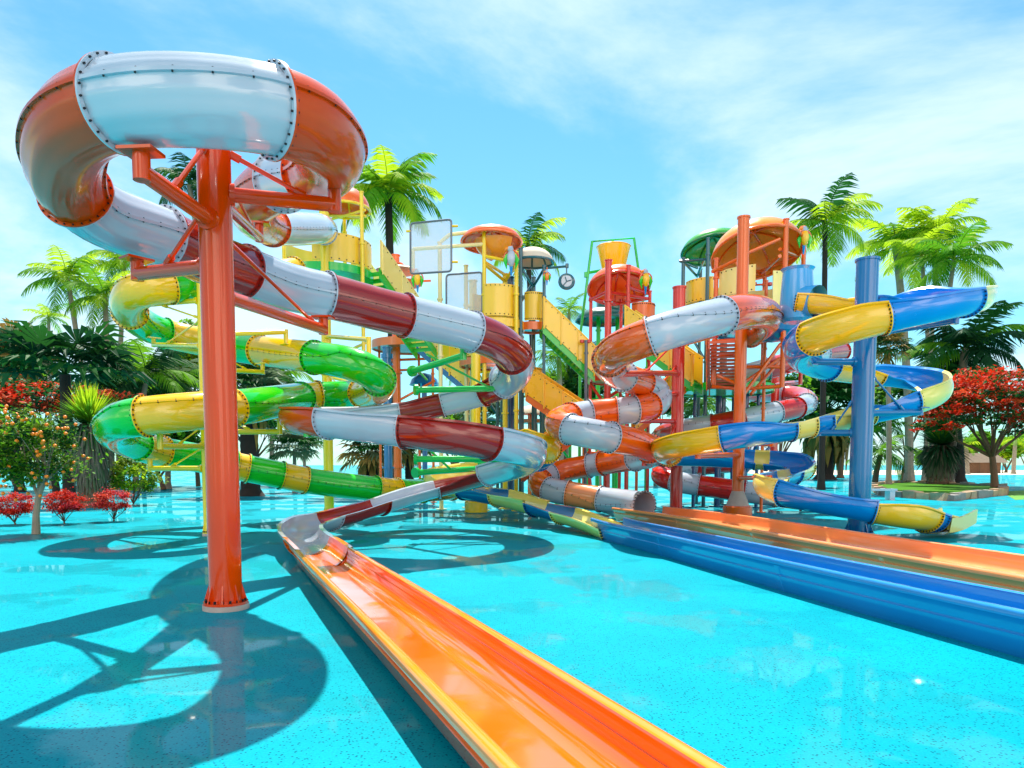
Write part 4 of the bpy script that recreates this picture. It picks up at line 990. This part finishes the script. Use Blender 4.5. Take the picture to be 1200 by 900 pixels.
def yucca(label, x, ytop, d, rpx, yskirt, by=None, cols=('lime', 'mid', 'deep')):
    if by: d = G(600, by).y
    c = P(x, ytop, d); base = Vector((c.x, c.y, 0)); L = rpx/F_PX*d; root = thing('yucca_plant', label, 'plant', base); trunk(root, base, c, L*.34, L*.22, BK['brown'])
    mb = MB()
    for i in range(700):
        az = rnd(0, 2*PI); el = rnd(-.75, 1.4); l = L*rnd(.75, 1.08); dd = Vector((math.cos(az)*math.cos(el), math.sin(az)*math.cos(el), math.sin(el))); w = Vector((-math.sin(az), math.cos(az), 0))*(L*.022)
        e_ = c + dd*l - Vector((0, 0, l*.10*(1.3-el))); m = c + dd*l*.55; mb.mi = 0 if el > .75 else (1 if el > .2 else 2); mb.add([c - w*.6, c + w*.6, m + w, m - w, e_], [(0, 1, 2, 3), (3, 2, 4)])
    mb.build('crown', [LF[k] for k in cols], root, smooth=False)
    mb = MB(); h = c.z
    for i in range(1500):
        t = rnd(0, 1)**.8; z = h*(1-t*.86); az = rnd(0, 2*PI); r0 = L*(.34 - .13*t); l = h*rnd(.2, .34); w = Vector((-math.sin(az), math.cos(az), 0))*(L*.024)
        o = Vector((c.x + math.cos(az)*r0, c.y + math.sin(az)*r0, z)); e_ = o + Vector((math.cos(az)*L*.26*(1-t), math.sin(az)*L*.26*(1-t), -l)); e_.z = max(.01, e_.z); mb.mi = R.choice((0, 0, 1)); mb.add([o - w, o + w, e_ + w*.3, e_ - w*.3], [(0, 1, 2, 3)])
    mb.build('leaf_skirt', [LF['skirt'], LF['grey']], root, smooth=False)
    return root

# ---- left bank
palm('bright lime coconut palm leaning left above the dark fan leaves', 79, 326, 116, 52, 46, bend=-.2)
palm('lime coconut palm with an upright trunk behind the yellow bend', 123, 348, 131, 50, 46, cols=('lime', 'mid', 'mid'))
palm('coconut palm topmost of those at the left, its fronds touching the yellow bend', 146, 308, 139, 56, 42)
palm('small bright palm on a short thin trunk at the far left', 57, 372, 60, 60, 24, nf=18, tr=.12, cols=('lime', 'fresh'), nl=16)
palm('grey green fan palm with dry straw fronds at the left edge', 20, 418, 22, 46, 48, kind='fan', cols=('deep', 'grey', 'dry'), nf=44, tr=.2, bark='dark', skirt=30)
palm('dark tree with big split fan leaves spreading over the red blossom', 76, 438, 80, 33, 92, kind='fan', cols=('dark', 'deep'), nf=20, tr=.22, bark='dark', hang=.42, el0=.95)
palm('drooping dark palm left of the slim yellow pole', 172, 440, 158, 48, 58, cols=('deep', 'dark', 'mid'), nf=26)
palm('drooping grey green palm behind the coiling green tube', 205, 452, 196, 52, 52, cols=('deep', 'grey', 'mid'), nf=24)
palm('low dark palm between the red blossom tree and the green tube', 118, 455, 118, 46, 44, cols=('dark', 'deep'), nf=22)
palm('dark palm whose fronds show between the red pole and the highest loop', 222, 216, 262, 50, 44, cols=('deep', 'dark'), nf=20)
bush('fresh green leafy tree behind the slim yellow pole', 228, 425, 58, 32, 45, ('fresh', 'lime', 'mid'), 70, 70, .5, name='leafy_tree', cat='tree', sr=.14, split=.4)
bush('tall dark hedge tree at the far left edge behind the red blossom', 12, 440, 62, 52, 40, ('deep', 'dark', 'mid'), 80, 60, .6, name='leafy_tree', cat='tree', sr=.16, split=.4)
bush('dark leafy tree filling the gap under the drooping palms', 165, 490, 57, 60, 50, ('dark', 'deep', 'mid'), 110, 60, .6, name='leafy_tree', cat='tree', sr=.16, split=.4)
bush('green leafy tree right of the thick red pole under the yellow arms', 300, 480, 60, 45, 30, ('deep', 'mid', 'fresh'), 70, 60, .55, name='leafy_tree', cat='tree', sr=.16, split=.4)
r_, c, a, b_ = bush('wide spreading tree covered in scarlet blossom at the left', 62, 470, 40, 78, 22, ('deep', 'red', 'dark', 'coral', 'red'), 110, 55, .3, name='flame_tree', cat='tree', sr=.16, split=.5, bark='dark')
palm('fan palm with a thick dark trunk right of the red pole', 290, 462, 293, 40, 62, kind='fan', cols=('deep', 'grey'), nf=40, tr=.42, bark='dark', skirt=20)
palm('small grey green fan palm on a thin trunk beside the yellow pole', 345, 525, 345, 45, 34, kind='fan', cols=('grey', 'deep'), nf=34, tr=.1)
palm('smaller darker fan palm just behind the grey green one', 356, 512, 357, 55, 26, kind='fan', cols=('deep', 'dark'), nf=28, tr=.1)
palm('fan palm with a straw coloured skirt and stout black trunk', 437, 527, 435, 42, 44, kind='fan', cols=('grey', 'deep', 'dry'), nf=40, tr=.36, bark='dark', skirt=60)
palm('fan palm with a black trunk right of the blue pole', 478, 520, 480, 44, 34, kind='fan', cols=('deep', 'dry'), nf=30, tr=.22, bark='dark', skirt=30)
palm('tallest coconut palm, its dark trunk rising behind the red and white tube', 455, 226, 462, 46, 66, cols=('lime', 'mid', 'fresh'), nf=30, bark='dark', tr=.22, nl=30)
palm('coconut palm behind the beige canopy of the middle tower', 618, 288, 628, 50, 48, cols=('mid', 'lime', 'deep'), nf=22, bark='dark')
palm('small lime palm between the hanging wheel and the tipping bucket', 667, 364, 664, 55, 24, nf=18, tr=.12, nl=16)
palm('lime palm low behind the blue staircase', 548, 430, 552, 54, 34, nf=20, nl=18)
palm('green palm in the gap below the yellow stairs with green treads', 655, 420, 658, 50, 36, cols=('fresh', 'mid'), nf=24, nl=18)
palm('dark palm behind the red tower post', 690, 420, 690, 52, 34, cols=('dark', 'deep'), nf=22, nl=18)
palm('dark fan palm under the orange stair landing', 570, 490, 572, 50, 40, kind='fan', cols=('deep', 'grey'), nf=30, tr=.2)
bush('dark leafy tree behind the amber staircase', 665, 458, 54, 40, 30, ('dark', 'deep', 'mid'), 60, 60, .5, name='leafy_tree', cat='tree', sr=.16, split=.4)
bush('leafy dark tree behind the yellow staircase of the red tower', 770, 470, 60, 45, 26, ('dark', 'deep'), 50, 60, .5, name='leafy_tree', cat='tree', sr=.16, split=.4)

palm('mid green palm filling the gap left of the slim yellow pole', 140, 425, 142, 58, 46, cols=('mid', 'fresh', 'deep'), nf=28, nl=22)
palm('fresh green palm directly behind the thick red pole', 255, 470, 258, 56, 46, cols=('fresh', 'mid'), nf=28, nl=22)
palm('mid green palm above the fan palm right of the red pole', 322, 440, 318, 60, 44, cols=('mid', 'deep'), nf=26, nl=22)
bush('mid green leafy tree between the yucca and the slim yellow pole', 190, 520, 50, 44, 26, ('mid', 'deep', 'fresh'), 70, 60, .45, name='leafy_tree', cat='tree', sr=.14, split=.3)
bush('fresh green leafy tree at the far left edge behind the orange tree', 20, 520, 48, 46, 26, ('mid', 'fresh', 'deep'), 70, 60, .45, name='leafy_tree', cat='tree', sr=.14, split=.3)
palm('low green palm between the two lowest staircases', 700, 485, 702, 52, 38, cols=('mid', 'fresh'), nf=26, nl=20)
palm('low green palm behind the green platform of the orange tower', 822, 478, 820, 56, 40, cols=('mid', 'deep'), nf=26, nl=20)
bush('green leafy tree behind the yellow drum of the middle tower', 530, 500, 58, 40, 24, ('deep', 'mid', 'fresh'), 60, 60, .5, name='leafy_tree', cat='tree', sr=.14, split=.3)
bush('green leafy tree behind the red and white coils at the right', 915, 470, 58, 40, 30, ('deep', 'mid'), 60, 60, .5, name='leafy_tree', cat='tree', sr=.14, split=.3)
bush('green leafy tree between the blue pole and the flame tree', 1060, 470, 72, 44, 26, ('deep', 'mid', 'fresh'), 60, 60, .6, name='leafy_tree', cat='tree', sr=.14, split=.3)

yucca('shaggy yucca with a bright green head and grey skirt at the left', 105, 497, 30, 48, 0, by=594)
bush('olive clump of bamboo like leaves on thin stems beside the yucca', 155, 560, 31, 29, 26, ('bush', 'mid', 'lime'), 60, 60, .16, by=592, stems=12, sr=.025, split=.05)
rs = bush('round shrub of rose red leaves, rightmost of the three', 132, 588, 22, 20, 15, ('pink', 'pink', 'red', 'coral'), 55, 55, .07, name='red_shrub', cat='shrub', by=611, stems=9, group='red leaved shrubs on the cyan floor', sr=.022)
bush('bright scarlet shrub with a short forked stem between the other two shrubs', 75, 590, 22, 21, 16, ('red', 'red', 'pink'), 55, 55, .075, name='red_shrub', cat='shrub', by=614, stems=9, group='red leaved shrubs on the cyan floor', sr=.022)
bush('scarlet shrub behind the trunk of the fruiting orange tree', 17, 593, 22, 22, 17, ('red', 'pink', 'red'), 55, 55, .075, name='red_shrub', cat='shrub', by=615, stems=9, group='red leaved shrubs on the cyan floor', sr=.022)
ro, c, a, b_ = bush('small orange tree full of fruit on a thin pale trunk', 38, 532, 18, 50, 52, ('deep', 'mid', 'dark', 'bush', 'mid'), 120, 60, .12, name='orange_tree', cat='tree', by=626, stems=8, bark='pale', sr=.075, split=.45)
fm = MB(); fm.lathe((0, 0, 0), [(.046*math.cos(-PI/2 + PI*i/6), .044*math.sin(-PI/2 + PI*i/6)) for i in range(7)], 8); f0 = None
for i in range(98):
    v = Vector((rnd(-1, 1), rnd(-1, .4), rnd(-.8, 1))).normalized()*rnd(.86, 1.16)
    if f0 is None: f0 = fm.build('fruit', FRUIT, ro); o = f0
    else: o = f0.copy(); COL.objects.link(o); o.parent = ro
    o.location = c + Vector((v.x*a, v.y*a, v.z*b_)) - ro.location; o.location += Vector(ro['_o'])

# ---- right bank
palm('coconut palm with a dark trunk right of the amber vault canopy', 967, 262, 963, 50, 56, cols=('mid', 'lime', 'deep'), nf=26, bark='dark', nl=26)
palm('lime coconut palm just right of the blue pole top', 1050, 288, 1066, 62, 56, cols=('lime', 'mid'), nf=26, nl=26, tr=.3, by=566)
palm('coconut palm with the highest crown at the right', 1100, 270, 1084, 66, 48, cols=('lime', 'mid'), nf=24, nl=24)
palm('lime coconut palm with its crown above the end of the blue chute', 1118, 304, 1100, 60, 54, cols=('lime', 'fresh', 'mid'), nf=24, nl=26, bend=-.4)
palm('lime coconut palm squeezed between the two tall crowns at the right', 1080, 300, 1092, 64, 44, cols=('lime', 'mid'), nf=20, nl=22)
palm('small fan palm with brown fronds above the blue and yellow chute', 1040, 408, 1042, 56, 30, kind='fan', cols=('deep', 'grey', 'dry'), nf=34, tr=.16, skirt=16)
palm('large dark palm arching over the scarlet blossom tree', 1132, 408, 1112, 58, 70, cols=('deep', 'mid', 'dark'), nf=28, nl=28, tr=.3)
palm('dark palm low behind the scarlet blossom tree', 1108, 440, 1122, 60, 52, cols=('dark', 'deep'), nf=26, tr=.5, bark='dark')
palm('broad fan palm on a thick dark trunk left of the blue pole', 968, 484, 967, 40, 70, kind='fan', cols=('deep', 'dark', 'deep'), nf=52, tr=.75, bark='dark', by=562, skirt=90)
palm('fan palm behind the thick dark trunk, with a brown trunk', 990, 505, 985, 50, 36, kind='fan', cols=('deep', 'dark'), nf=30, tr=.3, bark='brown', by=560)
palm('young feathery palm standing right of the blue pole', 1032, 532, 1026, 50, 36, cols=('mid', 'deep'), nf=20, tr=.2, by=568, bark='brown', nl=20)
palm('palm with a thin trunk behind the blue pole', 1040, 500, 1043, 70, 30, cols=('deep', 'mid'), nf=18, tr=.15, nl=16)
yucca('shaggy yucca with a grey skirt behind the stone edged bed at the right', 1103, 522, 40, 42, 0, by=570, cols=('mid', 'deep', 'dark'))

# flame tree at the right
base = G(1166, 575); d = base.y; root = thing('flame_tree', 'flame tree with an umbrella of scarlet blossom and a bare forked trunk at the right', 'tree', base)
tops = [P(x, y, d + k) for x, y, k in ((1100,490,0), (1118,478,2), (1132,470,-1.5), (1150,462,1), (1172,466,-1), (1192,472,2), (1215,486,0), (1160,480,3), (1185,490,-2.5))]
limbs(root, base, tops, .2, BK['brown'], .42)
mb = MB()
for x, y, rx, rz in ((1112,478,26,14), (1130,462,28,16), (1150,448,26,14), (1172,452,28,16), (1196,470,30,18), (1098,486,18,10), (1160,478,40,14), (1215,488,24,14)):
    for dz in (-2.5, 1.5):
        c = P(x + rnd(-4, 4), y, d + dz); s_ = d/F_PX
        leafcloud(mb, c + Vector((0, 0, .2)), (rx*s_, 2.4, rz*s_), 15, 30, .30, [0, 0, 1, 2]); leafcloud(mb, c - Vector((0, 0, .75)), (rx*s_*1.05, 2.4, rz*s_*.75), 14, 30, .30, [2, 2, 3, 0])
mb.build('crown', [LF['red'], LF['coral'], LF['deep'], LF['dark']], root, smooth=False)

# stone edged bed, white bench, lawn
bed = [G(1020, 572), G(1060, 568), G(1175, 573), G(1176, 580), G(1110, 587), G(1035, 581)]
root = thing('stone_planter', 'low stone edged planting bed at the right in front of the shaggy yucca', 'planter', sum(bed, Vector())/len(bed))
mb = MB(); n = len(bed); mb.add([p + Vector((0, 0, .22)) for p in bed], [tuple(range(n))]); tag(mb.build('grass', LF['fresh'], root, smooth=False), None, None, kind='stuff')
stone = [mat('warm stone', (170,140,110), .9, var=.3, vscale=4, bump=.6, bscale=12), mat('grey stone', (130,126,120), .9, var=.3, vscale=4, bump=.6, bscale=12)]
for i in range(n):
    p, q = bed[i], bed[(i+1) % n]; L = (q-p).length; k = max(2, int(L/1.0))
    for j in range(k):
        a0, a1 = p.lerp(q, j/k), p.lerp(q, (j+1)/k); dr = (a1-a0).normalized(); mb = MB(); l2 = (a1-a0).length*.96; h = rnd(.28, .42)
        mb.box((a0+a1)/2 + Vector((0, 0, h/2)), (l2, rnd(.35, .55), h), dr, Vector((-dr.y, dr.x, 0))); mb.v = [v + Vector((rnd(-.05, .05), rnd(-.05, .05), rnd(-.03, .04) if v.z > .1 else 0)) for v in mb.v]
        mb.build('edging_stone', R.choice(stone), root, smooth=False)
b0 = G(1032, 586); root = thing('white_block', 'low white bench like block beside the stone edged bed', 'bench', b0)
mb = MB(); mb.box(b0 + Vector((0, .3, .50)), (1.6, .6, .10)); mb.build('seat', C['white'], root, smooth=False)
for sx in (-.6, .6): mb = MB(); mb.box(b0 + Vector((sx, .3, .225)), (.25, .5, .445)); mb.build('leg', C['white'], root, smooth=False)
mb = MB(); q = [G(1172, 576), G(1260, 572), G(1290, 580), G(1190, 586)]; mb.add([p + Vector((0, 0, .004)) for p in q], [(0, 1, 2, 3)]); lw = mb.build('lawn', mat('lawn green', (86,140,40), .9, var=.3, vscale=2, bump=.4), smooth=False); tag(lw, 'small patch of green lawn at the right edge', None, kind='structure')

# far shore
mb = MB(); q = [P(985, 545, 1), ] ; y0, y1 = 128, 240
mb.add([(44, y0, .004), (160, y0, .004), (300, y1, .004), (70, y1, .004)], [(0, 1, 2, 3)]); bb = mb.build('beach', mat('pale beach sand', (214,204,180), .95, var=.1), smooth=False); tag(bb, 'strip of pale beach on the far shore', None, kind='structure')
root = thing('beach_hut', 'long low beach hut with a brown thatched roof on the far shore', 'hut', (X_(1155, 150), 150, 0))
X0 = X_(1155, 150); mb = MB(); mb.box((X0, 152, 1.2), (7, 3, 2.4)); mb.build('wall', mat('brown hut boards', (120,84,62), .9, var=.3, vscale=2), root, smooth=False)
mb = MB(); mb.add([(X0-4.6, 149.6, 2.2), (X0+4.6, 149.6, 2.2), (X0+4.6, 154.4, 2.2), (X0-4.6, 154.4, 2.2), (X0-3.2, 152, 4.2), (X0+3.2, 152, 4.2)], [(0, 1, 5, 4), (2, 3, 4, 5), (1, 2, 5), (3, 0, 4), (3, 2, 1, 0)]); mb.build('roof', mat('grey brown thatch', (128,112,96), .95, var=.3, vscale=3, bump=.6), root, smooth=False)
for sx in (-3.6, -1.2, 1.2, 3.6): mb = MB(); mb.cyl((X0+sx, 150.0, 0), (X0+sx, 150.0, 2.19), .1, n=8); mb.build('post', BK['brown'], root)
far = [(1088, 535, 'pale green bushy tree at the left end of the far shore', ('fresh', 'mid')), (1108, 532, 'second bushy tree from the left on the far shore', ('mid', 'bush')), (1128, 530, 'bushy tree left of the beach hut on the far shore', ('fresh', 'bush')),
       (1180, 526, 'tall pale bushy tree right of the beach hut on the far shore', ('fresh', 'lime')), (1150, 520, 'broad bushy tree behind the beach hut on the far shore', ('mid', 'fresh')), (1205, 522, 'bushy tree at the right edge of the far shore', ('fresh', 'mid'))]
for i, (x, y, lab, cols) in enumerate(far): bush(lab, x, y, 165 + (i % 3)*8, 17, 15, cols, 40, 40, 1.3, name='shore_tree', cat='tree', stems=4, sr=.3, group='bushy trees on the far shore')
palm('tiny bright palm beside the beach hut on the far shore', 1132, 520, 1134, 140, 18, nf=16, nl=12, tr=.3); palm('tiny lime palm at the right edge of the far shore', 1190, 515, 1188, 140, 20, nf=16, nl=12, tr=.3)

for o in list(bpy.data.objects):
    if '_o' in o: del o['_o']
